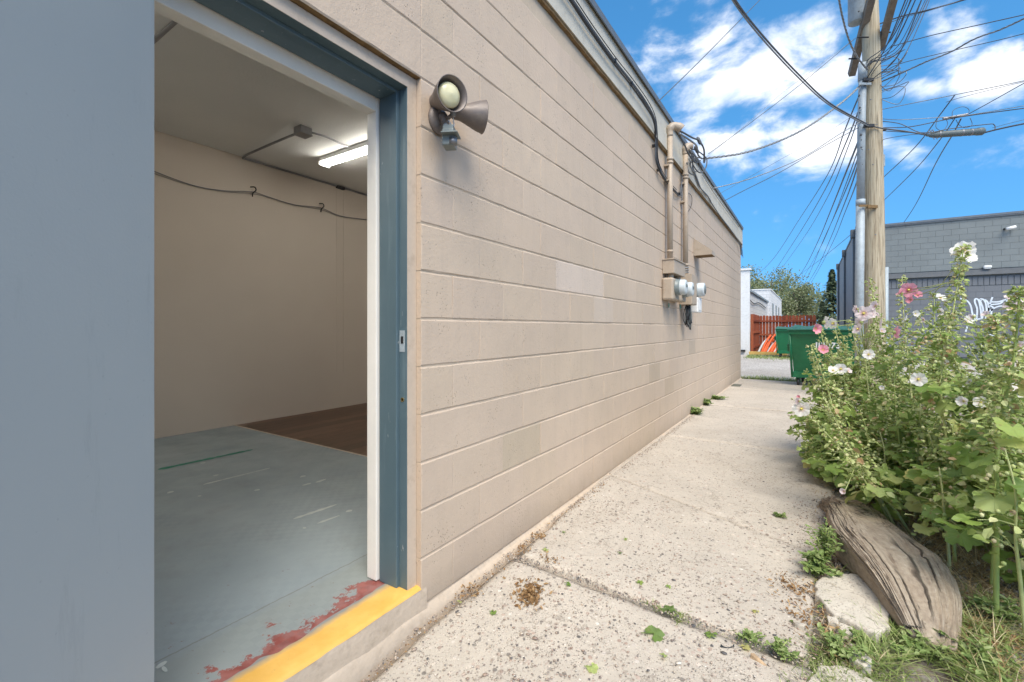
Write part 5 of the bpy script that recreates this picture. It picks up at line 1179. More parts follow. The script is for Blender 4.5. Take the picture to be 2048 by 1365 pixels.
def rock(outline, z0, th, mat, name, seed, cell=.02, up=None):
    """flat broken chunk from its outline (world xy)"""
    n = len(outline); oo = [Vector((x, y, 0)) for x, y in outline]; pts = [oo[i].lerp(oo[(i+1) % n], k/10) for i in range(n) for k in range(10)]
    pts = [p+Vector((mn.noise(p*22)*.012+mn.noise(p*60)*.005, mn.noise(p*22+Vector((9, 0, 0)))*.012, 0)) for p in pts]; m = len(pts); c = sum(pts, Vector())/m
    V = []; rings = [1.0, 1.0, .985, .93, .75, .55, .3]; 
    for k, q in enumerate(rings):
        for p in pts:
            r_ = c+(p-c)*(q+(.02 if k == 0 else 0)); z = z0 if k == 0 else z0+th*([0, .86, .98, 1, 1.01, 1.02, 1.03][k])+.006*mn.noise(Vector((r_.x*9, r_.y*9, seed)))+.003*mn.noise(Vector((r_.x*40, r_.y*40, seed)))
            V.append((r_.x, r_.y, z))
    V.append((c.x, c.y, z0+th*1.03)); Fs = [(k*m+i, k*m+(i+1) % m, (k+1)*m+(i+1) % m, (k+1)*m+i) for k in range(len(rings)-1) for i in range(m)]+[((len(rings)-1)*m+i, (len(rings)-1)*m+(i+1) % m, len(V)-1) for i in range(m)]
    return MB().add(V, Fs).build(name, mat, smooth=True)
ol = [PZ(*q, .02) for q in ((1634, 1195), (1665, 1228), (1700, 1246), (1748, 1272), (1778, 1262), (1778, 1215), (1757, 1176), (1720, 1153), (1660, 1150), (1630, 1165))]
tag(rock([(p.x, p.y) for p in ol], -.03, .058, MT['conc2'], 'concrete_chunk', 1), 'large pale broken concrete piece lying against the log', 'concrete piece')
ol = [PZ(*q, .0) for q in ((1640, 1330), (1600, 1380), (1720, 1400), (1850, 1400), (1760, 1362), (1690, 1335))]
tag(rock([(p.x, p.y) for p in ol], -.05, .05, MT['conc2'], 'concrete_chunk', 2), 'pale broken concrete piece at the bottom edge in the grass', 'concrete piece')
rk = random.Random(31)
for k, (px, py, s, lb) in enumerate(((1690, 1262, .035, 'white stone chip just below the large broken concrete piece'), (1668, 1250, .028, 'small stone at the lower left of the broken concrete'), (1725, 1330, .035, 'pale stone in the grass near the bottom edge'), (1600, 1255, .022, 'small stone at the broken path edge'))):
    p = PZ(px, py, 0); n = 8; ol_ = [(p.x+s*math.cos(a)*rk.uniform(.7, 1.2), p.y+s*math.sin(a)*rk.uniform(.7, 1.1)) for a in [2*math.pi*i/n for i in range(n)]]
    tag(rock(ol_, -.02, .03+.01*rk.random(), MT['conc2'], 'stone', k+5), lb, 'stone', 'loose stones by the log')
# wedge of split wood and dark cap
a = PZ(1500, 1326, -.03); b = PZ(1562, 1358, -.03); d = (b-a).normalized(); s_ = Vector((-d.y, d.x, 0)); ln = (b-a).length
w0 = [a-s_*.012, a+s_*.020, b+s_*.004, b-s_*.012]
o = MB().add([(*w0[0].xy, -.045), (*w0[1].xy, -.045), (*w0[2].xy, -.045), (*w0[3].xy, -.045), (*(a+s_*.004).xy, .004), (*(a+s_*.012+d*.01).xy, .006), (*(b+s_*.002).xy, -.030), (*(b-s_*.006).xy, -.034)],
    [(3, 2, 1, 0), (4, 5, 6, 7), (0, 1, 5, 4), (1, 2, 6, 5), (2, 3, 7, 6), (3, 0, 4, 7)]).build('wood_chip', MT['chip'], bevel=.0015); tag(o, 'small wedge of split brown wood at the bottom edge', 'wood chip')
a = PZ(1453, 1302, -.03); V = []; n = 14
for j in range(4):
    for i in range(n+1):
        t = math.pi*(.05+.9*i/n); r_ = .030-.002*j; q = a+RT*(r_*math.cos(t))-FW*(r_*.25*math.sin(t))+Vector((0, 0, .004+.010*j-.012*math.sin(t)*(j > 0))); V.append(q-FW*.002*j)
o = MB().add(V, [(j*(n+1)+i, j*(n+1)+i+1, (j+1)*(n+1)+i+1, (j+1)*(n+1)+i) for j in range(3) for i in range(n)]).build('plastic_scrap', simple('blue_black_plastic', (.025, .035, .045), .45, bs=.3)); m_ = o.modifiers.new('s', 'SOLIDIFY'); m_.thickness = .002
tag(o, 'curved scrap of dark plastic on the concrete path', 'plastic scrap')
pz = PZ(1473, 771, .008); o = MB().box(pz, (.16, .34, .012)).build('drain_plate', simple('rusty_plate', (.12, .12, .09), .7, bs=.4), bevel=.003); tag(o, 'small flat metal plate on the path at the far wall corner', 'plate')

# pebbles in and on the concrete; denser where the surface has worn
PV, PF = blob(1, 1); r = random.Random(41); mb = MB(); ms = []
while len(ms) < 3600:
    y = r.triangular(.7, 5.0, 1.0); x = r.uniform(WX+.02, .10)
    dn = mn.noise(Vector((x*1.6, y*1.6, 4)))
    if r.random() > .40+dn: continue
    s = r.choice((.0016, .002, .0025, .003, .004, .005))*(1 if r.random() < .95 else 1.7)
    ms.append((rotm(0, 0, r.random()*6)@np.diag((s*r.uniform(1, 1.7), s, s*.30)), (x, y, gz(y)+.0012)))
for k in range(3200):       # grit along the wall foot and in the joints
    q = r.random()
    if q < .5: y = r.uniform(.75, 7); x = WX+.03+abs(r.gauss(0, .028)); z = gz(y)+.003
    elif q < .75: x = r.uniform(WX, 0); y = 2.0-.03*(x-WX)+r.gauss(0, .018); z = gz(y)
    else: y = r.uniform(1.4, 3.8); x = .02+r.gauss(0, .06); z = gz(y)+.002
    s = r.uniform(.0013, .0045); ms.append((rotm(r.random(), r.random(), r.random()*6)@np.diag((s*1.3, s, s*.7)), (x, y, z)))
scatter(mb, PV, PF, ms); mb.build('pebbles', MT['pebble'], smooth=True, kind='stuff')
# grey gravel right of the plants
mb = MB(); ms = []
for k in range(16000):
    y = r.uniform(1.5, 7.5); x = max(.35+.12*r.random(), r.triangular(.3, 3.6, 1.0)+r.gauss(0, .12))
    s = r.uniform(.004, .013); ms.append((rotm(r.random()*3, r.random()*3, r.random()*6)@np.diag((s*1.3, s, s*.75)), (x, y, gz(y)-.012+.02*mn.noise(Vector((x*3, y*3, 0))))))
scatter(mb, PV, PF, ms); mb.build('gravel', MT['gravel'], kind='stuff')
mb = MB(); ms = []
for k in range(2600):
    y = r.uniform(1.2, 6.0); x = .06+abs(r.gauss(0, .09)); s = r.uniform(.003, .011); ms.append((rotm(r.random()*3, r.random()*3, r.random()*6)@np.diag((s*1.3, s, s*.7)), (x, y, gz(y)-.012)))
scatter(mb, PV, PF, ms); mb.build('rubble', MT['pebble'], kind='stuff')

# grass and straw
def blades(n, fn, ln, wd, mat, name, bend=.5, seed=1, flat=0.):
    r = random.Random(seed); V = []; Fs = []
    for k in range(n):
        p = fn(r)
        if p is None: continue
        L_ = ln*r.uniform(.5, 1.3); w_ = wd*r.uniform(.7, 1.3); a = r.random()*6.283; dr = Vector((math.cos(a), math.sin(a), 0)); sd = Vector((-dr.y, dr.x, 0)); b = bend*r.uniform(.3, 1.4); up_0 = 1-flat*r.random()
        o = len(V)
        for t, ww in ((0, 1), (.4, .9), (.75, .6), (1, .05)):
            q = Vector(p)+dr*(L_*(b*t*t+flat*.6*t))+Vector((0, 0, 1))*(L_*up_0*(t-.35*b*t*t)); V += [q+sd*w_*ww/2, q-sd*w_*ww/2]
        for i in range(3): Fs.append((o+2*i, o+2*i+1, o+2*i+3, o+2*i+2))
    return MB().add(V, Fs).build(name, mat, kind='stuff')
def gf(r):
    y = r.uniform(1.2, 2.85); x = r.uniform(.05, 1.5)
    if mn.noise(Vector((x*5, y*5, 1)))+.25 < r.random()*.6: return None
    if x < .16 and y > 2.0 and mn.noise(Vector((x*9, y*9, 7))) < .1: return None
    if .12 < x < .46 and 2.36 < y: return None
    return (x, y, gz(y)-.02)
blades(34000, gf, .085, .0040, MT['grass'], 'grass', .9, 2, .6)
blades(2600, lambda r: (r.gauss(.08, .05), r.gauss(1.75, .22), gz(1.8)-.01), .045, .0032, MT['grass'], 'grass', .8, 3, .5)
def cf_(r):
    q = r.random()
    if q < .6: x = -.28+.5*r.random()**.7*(1 if r.random() < .8 else -1); return (max(-.45, x), 1.96+r.gauss(0, .02), gz(2)-.01)
    return (-.52+r.gauss(0, .05), 1.985+r.gauss(0, .012), gz(2)-.01)
blades(420, cf_, .022, .003, MT['grass'], 'grass', .9, 4, .7)
blades(5200, lambda r: (r.uniform(-1.35, 7), 12.1+abs(r.gauss(0, .28)), -.04), .11, .012, MT['grass'], 'grass', .7, 5, .3)
blades(3500, lambda r: (r.uniform(-2.2, 2), 21.2+r.gauss(0, .7), -.02), .12, .02, MT['grass'], 'grass', .7, 6, .4)
def sf(r):
    y = r.uniform(2.0, 4.9); x = .46+.42*abs(r.gauss(0, 1))
    if y < 2.7 and r.random() < .6: return None; x = x if y < 3.6 else x-.28*min(1, y-3.6)
    return (x, y, gz(y)+.0) if x < 1.9 else None
blades(6500, sf, .10, .0022, MT['straw'], 'straw', .9, 7, 1.0)
blades(900, lambda r: (.03+abs(r.gauss(0, .07)), r.uniform(2.0, 5.4), gz(3)-.005), .04, .003, MT['straw'], 'straw', .9, 8, 1.0)

# leaf shapes
def leaf_mesh(name, seed, lobes=5, depth=.20, mat=None, cup=.22):
    r = random.Random(seed); n = 30; V = [(0, 0, 0)]; out_ = []
    for i in range(n+1):
        a = -2.62+5.24*i/n; q = 1-depth*(.5-.5*math.cos(a*lobes/2.62*math.pi*1.0+(math.pi if lobes % 2 == 0 else 0)))
        q *= (1+.06*r.uniform(-1, 1))*(1+.12*math.cos(a)); q += .045*(1 if i % 2 else -1)
        out_.append((a, q*.5))
    for f, dz in ((.5, .4), (1.0, 1.0)):
        for a, q in out_:
            x, y = math.sin(a)*q*f, math.cos(a)*q*f+.0
            z = cup*q*f*f*dz*(.6*math.cos(a*5+seed)+.5)+.08*mn.noise(Vector((x*5, y*5, seed)))*f - .30*(x*x+y*y)*(1+.4*r.random()*f)
            V.append((x, y, z))
    m = n+1; Fs = [(0, 1+i+1, 1+i) for i in range(n)]+[(1+i, 1+i+1, 1+m+i+1, 1+m+i) for i in range(n)]
    me = MB().add(V, Fs).mesh(name, True); me.materials.append(mat or MT['leaf']); return me
LEAF = [leaf_mesh('leaf_blade', s, 5 if s % 2 else 4, .16+.05*(s % 3)) for s in range(8)]
sl_V, sl_F = np.array([(0, 0, 0), (.30, .35, .06), (.22, .8, .02), (0, 1, -.12), (-.24, .78, .02), (-.32, .35, .06), (0, .5, -.02)]), [(0, 1, 6), (1, 2, 6), (2, 3, 6), (3, 4, 6), (4, 5, 6), (5, 0, 6)]
BV, BF = blob(1, 1)

# scraps of fallen leaf on the concrete
rf_ = random.Random(17)
for k, (px, py, s, lb) in enumerate(((1308, 1271, .055, 'largest green leaf scrap lying on the path'), (1184, 1338, .030, 'green leaf scrap at the bottom edge of the path'), (1337, 1222, .04, 'bunched green leaf scraps in the path joint'), (1425, 1272, .035, 'pale green leaf with long stalk left of centre path edge'),
        (1490, 1297, .025, 'small pale green leaf scrap below the stalked leaf'), (1280, 1168, .022, 'small green leaf scrap right of the dry leaf pile'), (1136, 1170, .018, 'tiny dark green scrap right beside the dry leaf pile'), (987, 1227, .020, 'pale green scrap below the dry leaf pile'),
        (920, 1206, .014, 'tiny green scrap near the foot of the wall'), (1093, 1102, .026, 'green leaf scrap just above the dry leaf pile'), (1252, 1080, .016, 'green scrap in the middle of the path'), (1240, 1108, .016, 'flat green scrap a little nearer than the middle scrap'),
        (1337, 1176, .016, 'green scrap near the path joint'), (1328, 1313, .018, 'small green scrap near the bottom centre'), (1512, 1225, .020, 'green leaf scrap towards the broken concrete'), (1586, 1246, .014, 'tiny bright green scrap at the right path edge'), (1128, 1066, .014, 'greenish scrap close to the wall'))):
    p = PZ(px, py, 0); p = PZ(px, py, gz(p.y)); nm = 0
    mb = MB(); L_ = LEAF[k % 8]; Vv = np.array([v.co[:] for v in L_.vertices]); Ff = [tuple(f.vertices) for f in L_.polygons]
    Mt = rotm(rf_.uniform(-.35, .35), rf_.uniform(-.35, .35), rf_.random()*6)*s*1.5
    mb.add(Vv @ Mt.T, Ff); mb.tube([(0, 0, .003), (-s*.8, -s*.5, .003)], .0016, 5)
    o = mb.build('fallen_leaf', MT['leaf'], smooth=True, loc=(p.x, p.y, p.z+.006)); tag(o, lb, 'leaf', 'leaf scraps on the path')
# pile of dry leaves in the hollow near the wall
mb = MB(); ms = []; c0 = PZ(1060, 1182, 0); r = random.Random(51)
for k in range(420):
    a = r.random()*6.28; q = abs(r.gauss(0, 1)); p = c0+RT*(q*.040*math.cos(a))+FW*(q*.055*math.sin(a)); s = r.uniform(.006, .019)
    ms.append((rotm(r.uniform(-1, 1), r.uniform(-1, 1), r.random()*6)@np.diag((s, s*1.6, s)), (p.x, p.y, gz(p.y)+.003+.010*max(0, 1-q)*r.random())))
for k in range(260):
    y = r.uniform(.95, 3.3); ms.append((rotm(r.uniform(-.6, .6), r.uniform(-.6, .6), r.random()*6)*r.uniform(.005, .014), (WX+.035+abs(r.gauss(0, .025)), y, gz(y)+.004)))
for c_, n_, sp in ((PZ(940, 1180, 0), 60, .03), (PZ(1082, 1075, 0), 50, .025), (PZ(1048, 1100, 0), 40, .02), (PZ(1100, 1120, 0), 40, .03), (PZ(1590, 1180, 0), 160, .06), (PZ(1625, 1240, 0), 120, .05), (PZ(1760, 1010, 0), 300, .14), (PZ(1960, 1260, 0), 260, .12)):
    for k in range(n_): ms.append((rotm(r.uniform(-1, 1), r.uniform(-1, 1), r.random()*6)@np.diag((1, 1.5, 1))*r.uniform(.006, .016), (c_.x+r.gauss(0, sp), c_.y+r.gauss(0, sp), gz(c_.y)+.006+.01*r.random())))
scatter(mb, sl_V-np.array((0, .5, 0)), sl_F, ms); mb.build('leaf_litter', MT['dryleaf'], kind='stuff')
for k in range(46):
    pass

# ================================================================== small weeds
def weed(px, py, h, sp, n, lab, seed, ls=.03, z=None):
    r = random.Random(seed); p = PZ(px, py, 0); p = PZ(px, py, gz(p.y) if p.x < .1 else gz(p.y)-.02); t = thing('weed', lab, 'weed', p, 'weeds at the path edge')
    st_, lf = MB(), MB(); ms = []
    for k in range(n):
        a = r.random()*6.28; q = sp*r.random(); tip = Vector((math.cos(a)*q, math.sin(a)*q, h*r.uniform(.5, 1)*(1.1-.5*q/sp))); pts = crom([Vector((0, 0, -.01)), tip*.5+Vector((0, 0, .12*h)), tip], 4)
        st_.tube(pts, list(np.linspace(.0028, .001, len(pts))), 5)
        for j in range(2, len(pts)):
            for _ in range(2):
                az_ = r.random()*6.28; s = ls*r.uniform(.6, 1.2); ms.append((rotm(r.uniform(-.2, .7), r.uniform(-.4, .4), az_)@np.diag((s*.8, s, s)), pts[j]))
    scatter(lf, sl_V, sl_F, ms); st_.build('stem', MT['stem'], t, smooth=True); lf.build('leaves', MT['weed'], t, kind='stuff'); return t
weed(1650, 1125, .22, .11, 26, 'feathery green weed growing beside the far end of the log', 1, .026)
weed(1632, 1150, .10, .09, 22, 'low broad-leaved weed in front of the log', 2, .036)
weed(1391, 829, .09, .11, 18, 'nearest green tuft at the foot of the tan wall', 3, .06); weed(1411, 810, .08, .11, 16, 'middle green tuft at the foot of the tan wall', 4, .06); weed(1430, 799, .05, .20, 18, 'farthest low green tuft at the foot of the tan wall', 5, .06)
weed(1560, 1300, .03, .07, 12, 'small weed in the path joint near the wood wedge', 6, .022); weed(1500, 1278, .02, .05, 10, 'tiny weed in the path joint', 7, .018)
weed(1680, 1310, .06, .12, 16, 'leafy weed below the broken concrete piece', 8, .024); weed(1720, 1280, .05, .08, 8, 'pale weed creeping over the edge of the broken concrete', 9, .03)
weed(1850, 1310, .07, .16, 14, 'tangled weed at the near end of the log', 10, .026); weed(1960, 1330, .08, .18, 14, 'leafy weed in the bottom right corner', 11, .03); weed(2020, 1250, .10, .16, 16, 'weed at the right edge of the picture', 12, .032)
weed(1655, 1215, .03, .04, 10, 'tiny weed left of the broken concrete', 13, .018); weed(1560, 1035, .02, .05, 8, 'tiny weed on the path near the plants', 14, .02)

# ================================================================== hollyhocks
def flower_mesh(name, mat, op=1.0, seed=0):
    V = [(0, 0, .10)]; n = 40; rings = [.12, .3, .55, .8, 1.0]; r = random.Random(seed)
    for k, q in enumerate(rings):
        for i in range(n):
            a = 2*math.pi*i/n; pet = abs(math.cos(2.5*a+seed)); R_ = q*(1-(.16*(1-pet)**1.5 if q > .7 else 0)+(.03*math.sin(a*11+seed) if q > .9 else 0))
            z = (.10+.55*q**1.3*(1.35-op))+(.07*math.cos(5*a+seed)+.06*math.sin(9*a+seed*2))*q*q+.05*math.sin(23*a)*q**3
            lat = math.sqrt(max(.2, 1-(1-op)*.75)); V.append((R_*math.sin(a)*lat, R_*math.cos(a)*lat, z))
    Fs = [(0, 1+i, 1+(i+1) % n) for i in range(n)]+[(1+k*n+i, 1+(k+1)*n+i, 1+(k+1)*n+(i+1) % n, 1+k*n+(i+1) % n) for k in range(4) for i in range(n)]
    me = MB().add(V, Fs).mesh(name, True); me.materials.append(mat); return me
FLM = {c: [flower_mesh('petals', MT[m], op, s) for s, op in enumerate((1.0, .85, .6, .25))] for c, m in (('w', 'fwhite'), ('p', 'fpale'), ('k', 'fpink'))}
stam = MB().lathe((0, 0, .1), (0, 0, 1), [(0, .10), (.15, .12), (.32, .09), (.38, .02)], 10).mesh('stamen', True); stam.materials.append(MT['stamen'])
cal = MB().lathe((0, 0, -.14), (0, 0, 1), [(-.05, .05), (0, .16), (.14, .26), (.30, .30)], 10, cap=False).mesh('calyx', True); cal.materials.append(MT['smleaf'])
NH = [0]; H_ = []
def stalk(bx, by, tx, ty, dz, lab, nleaf=22, lo=.06, big=.14, r0=.012, seed=0, buds=1.0, bz=None, mid=None):
    r = random.Random(seed*7+3); base = Vector((bx, by, gz(by)-.03)); db = base.dot(FW); top = P(tx, ty, db+dz)
    if mid: m_ = P(mid[0], mid[1], db+dz*.5)
    else: m_ = base.lerp(top, .5)+Vector((0, 0, .05*(top-base).length))-RT*0
    pts = crom([base, base.lerp(m_, .5)+Vector((r.uniform(-.01, .01), r.uniform(-.01, .01), .03)), m_, m_.lerp(top, .5)+Vector((r.uniform(-.012, .012), r.uniform(-.01, .01), .01)), top], 5)
    n = len(pts); ht = (top-base).length
    t = thing('hollyhock', lab, 'hollyhock', base, 'hollyhocks beside the path'); H_.append((t, pts))
    q = [p-base for p in pts]; st_ = MB(); st_.tube(q, list(np.linspace(r0, r0*.32, n)), 8)
    at_ = lambda s: q[min(n-2, int(s*(n-1)))].lerp(q[min(n-1, int(s*(n-1))+1)], s*(n-1)-int(s*(n-1)))
    for k in range(nleaf):
        s = lo+(.72-lo)*(k+r.random())/nleaf; p = at_(s); az_ = r.random()*6.283; size = (big*(1-.75*s)+.022)*r.uniform(.7, 1.2); pl = size*r.uniform(.5, 1.3)
        if p.z+base.z < .25 and r.random() < .35: continue
        dr = Vector((math.cos(az_), math.sin(az_), r.uniform(-.1, .55))).normalized(); e = p+dr*pl-Vector((0, 0, pl*.12))
        st_.tube([p, p.lerp(e, .5)+Vector((0, 0, pl*.10)), e], [.0030, .0022, .0018], 5, cap=False)
        M_ = Matrix.Translation(e) @ Matrix.Rotation(az_-math.pi/2, 4, 'Z') @ Matrix.Rotation(r.uniform(-1.05, .1), 4, 'X') @ Matrix.Rotation(r.uniform(-.5, .5), 4, 'Y') @ Matrix.Translation((0, size*.30, 0)) @ Matrix.Scale(size, 4)
        inst(r.choice(LEAF), 'leaf', t, M_)
    o = st_.build('stem', MT['stem'], t, smooth=True)
    bd = MB(); ms = []; ls = []
    nb = int(ht*62*buds)
    for k in range(nb):
        s = .46+.54*(k/nb)**.9; p = at_(min(.999, s)); az_ = k*2.4+r.random(); cl = 1 if s > .7 else .7
        off = (.046*(1.15-s)+.010)*r.uniform(.5, 1.5); c_ = p+Vector((math.cos(az_)*off, math.sin(az_)*off, r.uniform(-.01, .02))); rad = (.0085 if s < .9 else .0065)*r.uniform(.7, 1.25)
        ms.append((rotm(r.uniform(-.5, .5), r.uniform(-.5, .5), az_)@np.diag((rad, rad, rad*1.15)), c_))
        for _ in range(5): 
            z_ = r.uniform(.012, .030)*(1.25-.5*s); ls.append((rotm(r.uniform(-.9, .9), r.uniform(-.6, .6), az_-1.57+r.uniform(-1, 1))@np.diag((z_, z_, z_)), c_))
    for k in range(int(ht*95)):       # small ragged leaves and bracts on side twigs lower down
        s = r.uniform(.25, .75); p = at_(s); az_ = r.random()*6.28; rr = r.uniform(.02, .13); c_ = p+Vector((math.cos(az_)*rr, math.sin(az_)*rr, r.uniform(-.02, .05))); z_ = r.uniform(.018, .055)
        ls.append((rotm(r.uniform(-.9, .6), r.uniform(-.8, .8), az_-1.57)@np.diag((z_, z_, z_)), c_))
        if r.random() < .4: ms.append((np.diag((.009, .009, .010)), c_+Vector((0, 0, .008))))
    scatter(bd, BV, BF, ms); bd.build('buds', MT['bud'], t, smooth=True, kind='stuff')
    if seed in (1, 2, 15):
        for k in range(420):
            s = .5+.5*r.random(); p = at_(min(.999, s)); az_ = r.random()*6.28; rr = r.uniform(.008, .05)*(1.5-s); z_ = r.uniform(.014, .032)
            ls.append((rotm(r.uniform(-1, 1), r.uniform(-.8, .8), az_-1.57)@np.diag((z_, z_, z_)), p+Vector((math.cos(az_)*rr, math.sin(az_)*rr, r.uniform(-.02, .02)))))
    lf = MB(); scatter(lf, sl_V, sl_F, ls); lf.build('small_leaves', MT['smleaf'], t, kind='stuff')
    return t
# individually placed stalks, named by what sets each apart
S = [
 (.66, 3.35, 1928, 492, .28, 'tallest hollyhock spike topped by a large blown white flower', 20, 1.0),
 (.645, 2.66, 2040, 572, .0, 'thick-stemmed hollyhock nearest the camera at the right edge', 15, 1.0),
 (.60, 3.95, 1804, 553, .5, 'hollyhock with bright pink flowers at its tip before the pole', 20, .8),
 (.56, 4.2, 1741, 560, .5, 'slim hollyhock spike rising directly before the timber pole', 20, .9),
 (.42, 3.62, 1622, 690, .15, 'long bare hollyhock stem leaning left over the path', 9, .9),
 (.44, 3.55, 1650, 800, .10, 'low leaning hollyhock with ragged seed heads above the log', 8, .9),
 (.50, 3.50, 1632, 845, .0, 'lowest leaning hollyhock stem reaching over the path edge', 8, .8),
 (.30, 4.6, 1600, 808, .1, 'hollyhock with white blooms nearest the wall side', 22, .6),
 (.28, 4.9, 1640, 655, .2, 'hollyhock with pink flower before the green dumpster', 22, .9),
 (.40, 5.1, 1668, 648, .2, 'pale-flowered hollyhock left of the grey building corner', 20, .9),
 (.45, 4.5, 1700, 640, .2, 'hollyhock with seeded brown spike left of the pole', 20, .9),
 (.62, 4.6, 1775, 640, .3, 'hollyhock right of the pole beneath the pink blooms', 20, .9),
 (.75, 4.1, 1868, 588, .3, 'hollyhock with white blooms left of the tallest spike', 20, .9),
 (.85, 4.4, 1838, 625, .3, 'bushy hollyhock left of and behind the tallest spike', 20, .9),
 (.80, 3.2, 1990, 632, .2, 'hollyhock with brown seed heads covering the spray scribble', 20, 1.0),
 (.95, 3.4, 1960, 690, .2, 'leafy hollyhock before the middle of the grey wall', 20, .9),
 (.70, 2.95, 2012, 740, .1, 'short hollyhock with a pink flower low at the right', 14, .8),
 (1.05, 3.7, 1900, 700, .2, 'hollyhock hidden half behind the tallest stem', 20, .9),
 (.55, 3.75, 1846, 745, .1, 'hollyhock carrying the round white flower in the middle', 18, .8),
 (.50, 3.85, 1790, 720, .1, 'hollyhock in the middle of the clump with pale buds', 18, .8),
 (.42, 4.05, 1730, 705, .1, 'hollyhock with a single white flower left of middle', 20, .8),
 (.36, 4.2, 1685, 735, .1, 'hollyhock with two small white blooms near the path', 20, .8),
 (.25, 4.45, 1622, 870, .0, 'dense low hollyhock foliage overhanging the path edge', 26, .2),
 (.30, 4.15, 1668, 830, .0, 'broad-leaved hollyhock low behind the log', 26, .2),
 (.40, 4.0, 1720, 820, .0, 'dark leafy hollyhock base behind the log', 26, .2),
 (.52, 4.1, 1770, 800, .0, 'leafy middle hollyhock with large leaves', 26, .3),
 (.70, 3.8, 1830, 800, .0, 'leafy hollyhock under the round white flower', 24, .3),
 (.85, 3.9, 1880, 790, .0, 'hollyhock with large leaves right of the middle', 24, .3),
 (.62, 3.15, 1905, 850, .1, 'hollyhock with a closed white flower to the right', 14, .8),
 (1.1, 3.2, 2030, 700, .2, 'hollyhock at the far right before the grey wall', 20, .9),
 (1.2, 3.6, 1985, 720, .2, 'hollyhock behind the right hand seed heads', 20, .8),
 (1.3, 4.3, 1935, 690, .2, 'rear hollyhock right of the tallest stem', 20, .9),
 (.22, 5.2, 1612, 740, .1, 'rear hollyhock beside the dumpster wheel', 24, .7),
 (.55, 5.4, 1690, 690, .1, 'rear hollyhock between dumpster and pole', 22, .8),
 (.95, 5.2, 1745, 690, .2, 'rear hollyhock at the foot of the pole', 20, .8),
 (1.2, 5.0, 1800, 680, .2, 'rear hollyhock just right of the pole conduit', 20, .8),
 (1.6, 4.9, 1860, 680, .2, 'rear hollyhock below the ledge of the grey wall', 20, .8),
 (1.7, 4.2, 1945, 720, .2, 'rear hollyhock beneath the spray scribble', 20, .8),
 (1.5, 3.2, 2060, 720, .1, 'outermost hollyhock cut by the right edge', 20, .8),
 (.90, 2.75, 2075, 860, .0, 'leafy hollyhock outside the thick near stem', 16, .5),
 (.58, 3.05, 1878, 935, .0, 'short hollyhock shoot with big leaves above the log', 9, .3),
 (.70, 2.55, 2010, 900, .0, 'low big-leaved hollyhock shoot at the near right', 10, .3),
 (.34, 4.35, 1735, 790, .0, 'leafy stalk filling the middle of the clump', 26, .3),
 (.62, 4.35, 1810, 770, .0, 'leafy stalk behind the round white flower', 24, .4),
 (.20, 4.7, 1645, 790, .0, 'broad-leaved stalk close to the path edge', 26, .3),
 (.95, 3.0, 1975, 790, .1, 'leafy stalk filling the gap between tallest and nearest stems', 24, .5),
 (1.15, 3.0, 2040, 800, .1, 'leafy stalk low at the right edge before the gravel', 24, .4),
 (1.0, 3.5, 1945, 800, .1, 'broad-leaved stalk right of the tallest stem', 26, .4),
 (.80, 3.45, 1890, 830, .1, 'broad-leaved stalk directly left of the closed white flower', 24, .3),
 (1.3, 3.3, 2075, 770, .1, 'leafy stalk just outside the right edge', 22, .5),
 (1.4, 3.9, 1995, 760, .1, 'rear broad-leaved stalk under the seed heads', 24, .4),
 (.66, 3.5, 1855, 860, .0, 'low leafy stalk in front of the middle stems', 22, .2),
 (.45, 3.85, 1760, 865, .0, 'low leafy stalk above the far end of the log', 24, .2),
 (.24, 4.2, 1640, 905, .0, 'lowest leafy stalk spreading onto the path', 22, .1),
 (1.9, 4.6, 1960, 690, .1, 'rear stalk against the foot of the grey wall', 20, .7),
 (1.9, 3.9, 2040, 700, .1, 'rear stalk at the right edge under the grey wall', 20, .7),
 (.12, 4.75, 1588, 800, .0, 'leftmost bushy stalk bulging over the path', 26, .6),
 (.16, 4.45, 1596, 862, .0, 'low leafy stalk at the leftmost bulge of the clump', 26, .4),
 (.20, 5.0, 1622, 705, .1, 'bushy stalk in front of the nearer dumpster', 26, 1.0),
 (.30, 4.9, 1655, 680, .1, 'bushy stalk hiding the right part of the dumpster', 26, 1.0),
 (.38, 4.8, 1685, 672, .1, 'bushy stalk between dumpster and conduit', 26, 1.0),
 (.50, 4.7, 1715, 668, .1, 'bushy stalk hiding the foot of the conduit', 26, 1.0),
 (.62, 5.0, 1745, 650, .1, 'bushy stalk hiding the foot of the pole', 24, 1.0),
 (.33, 4.3, 1668, 760, .0, 'yellow-green bushy stalk at the left centre of the clump', 26, .8),
 (1.1, 4.4, 1880, 660, .1, 'bushy stalk under the ledge left of the tallest spike', 24, 1.0),
 (1.0, 3.8, 1960, 655, .1, 'bushy stalk before the lower part of the spray scribble', 20, 1.0),
 (1.5, 5.6, 1790, 690, .1, 'rearmost stalk right of the pole', 20, .7),
]
MID = {0: (1882, 760), 1: (1996, 880), 4: (1680, 860), 5: (1735, 960), 6: (1740, 975)}
for k, (bx, by, tx, ty, dz, lab, nl, bd_) in enumerate(S):
    near = by < 3.6
    stalk(bx, by, tx, ty, dz, lab, int(nl*1.15), .36 if near and nl < 22 else .03, (.165 if near else .14), (.0105 if k == 1 else .008), k+1, bd_, mid=MID.get(k))
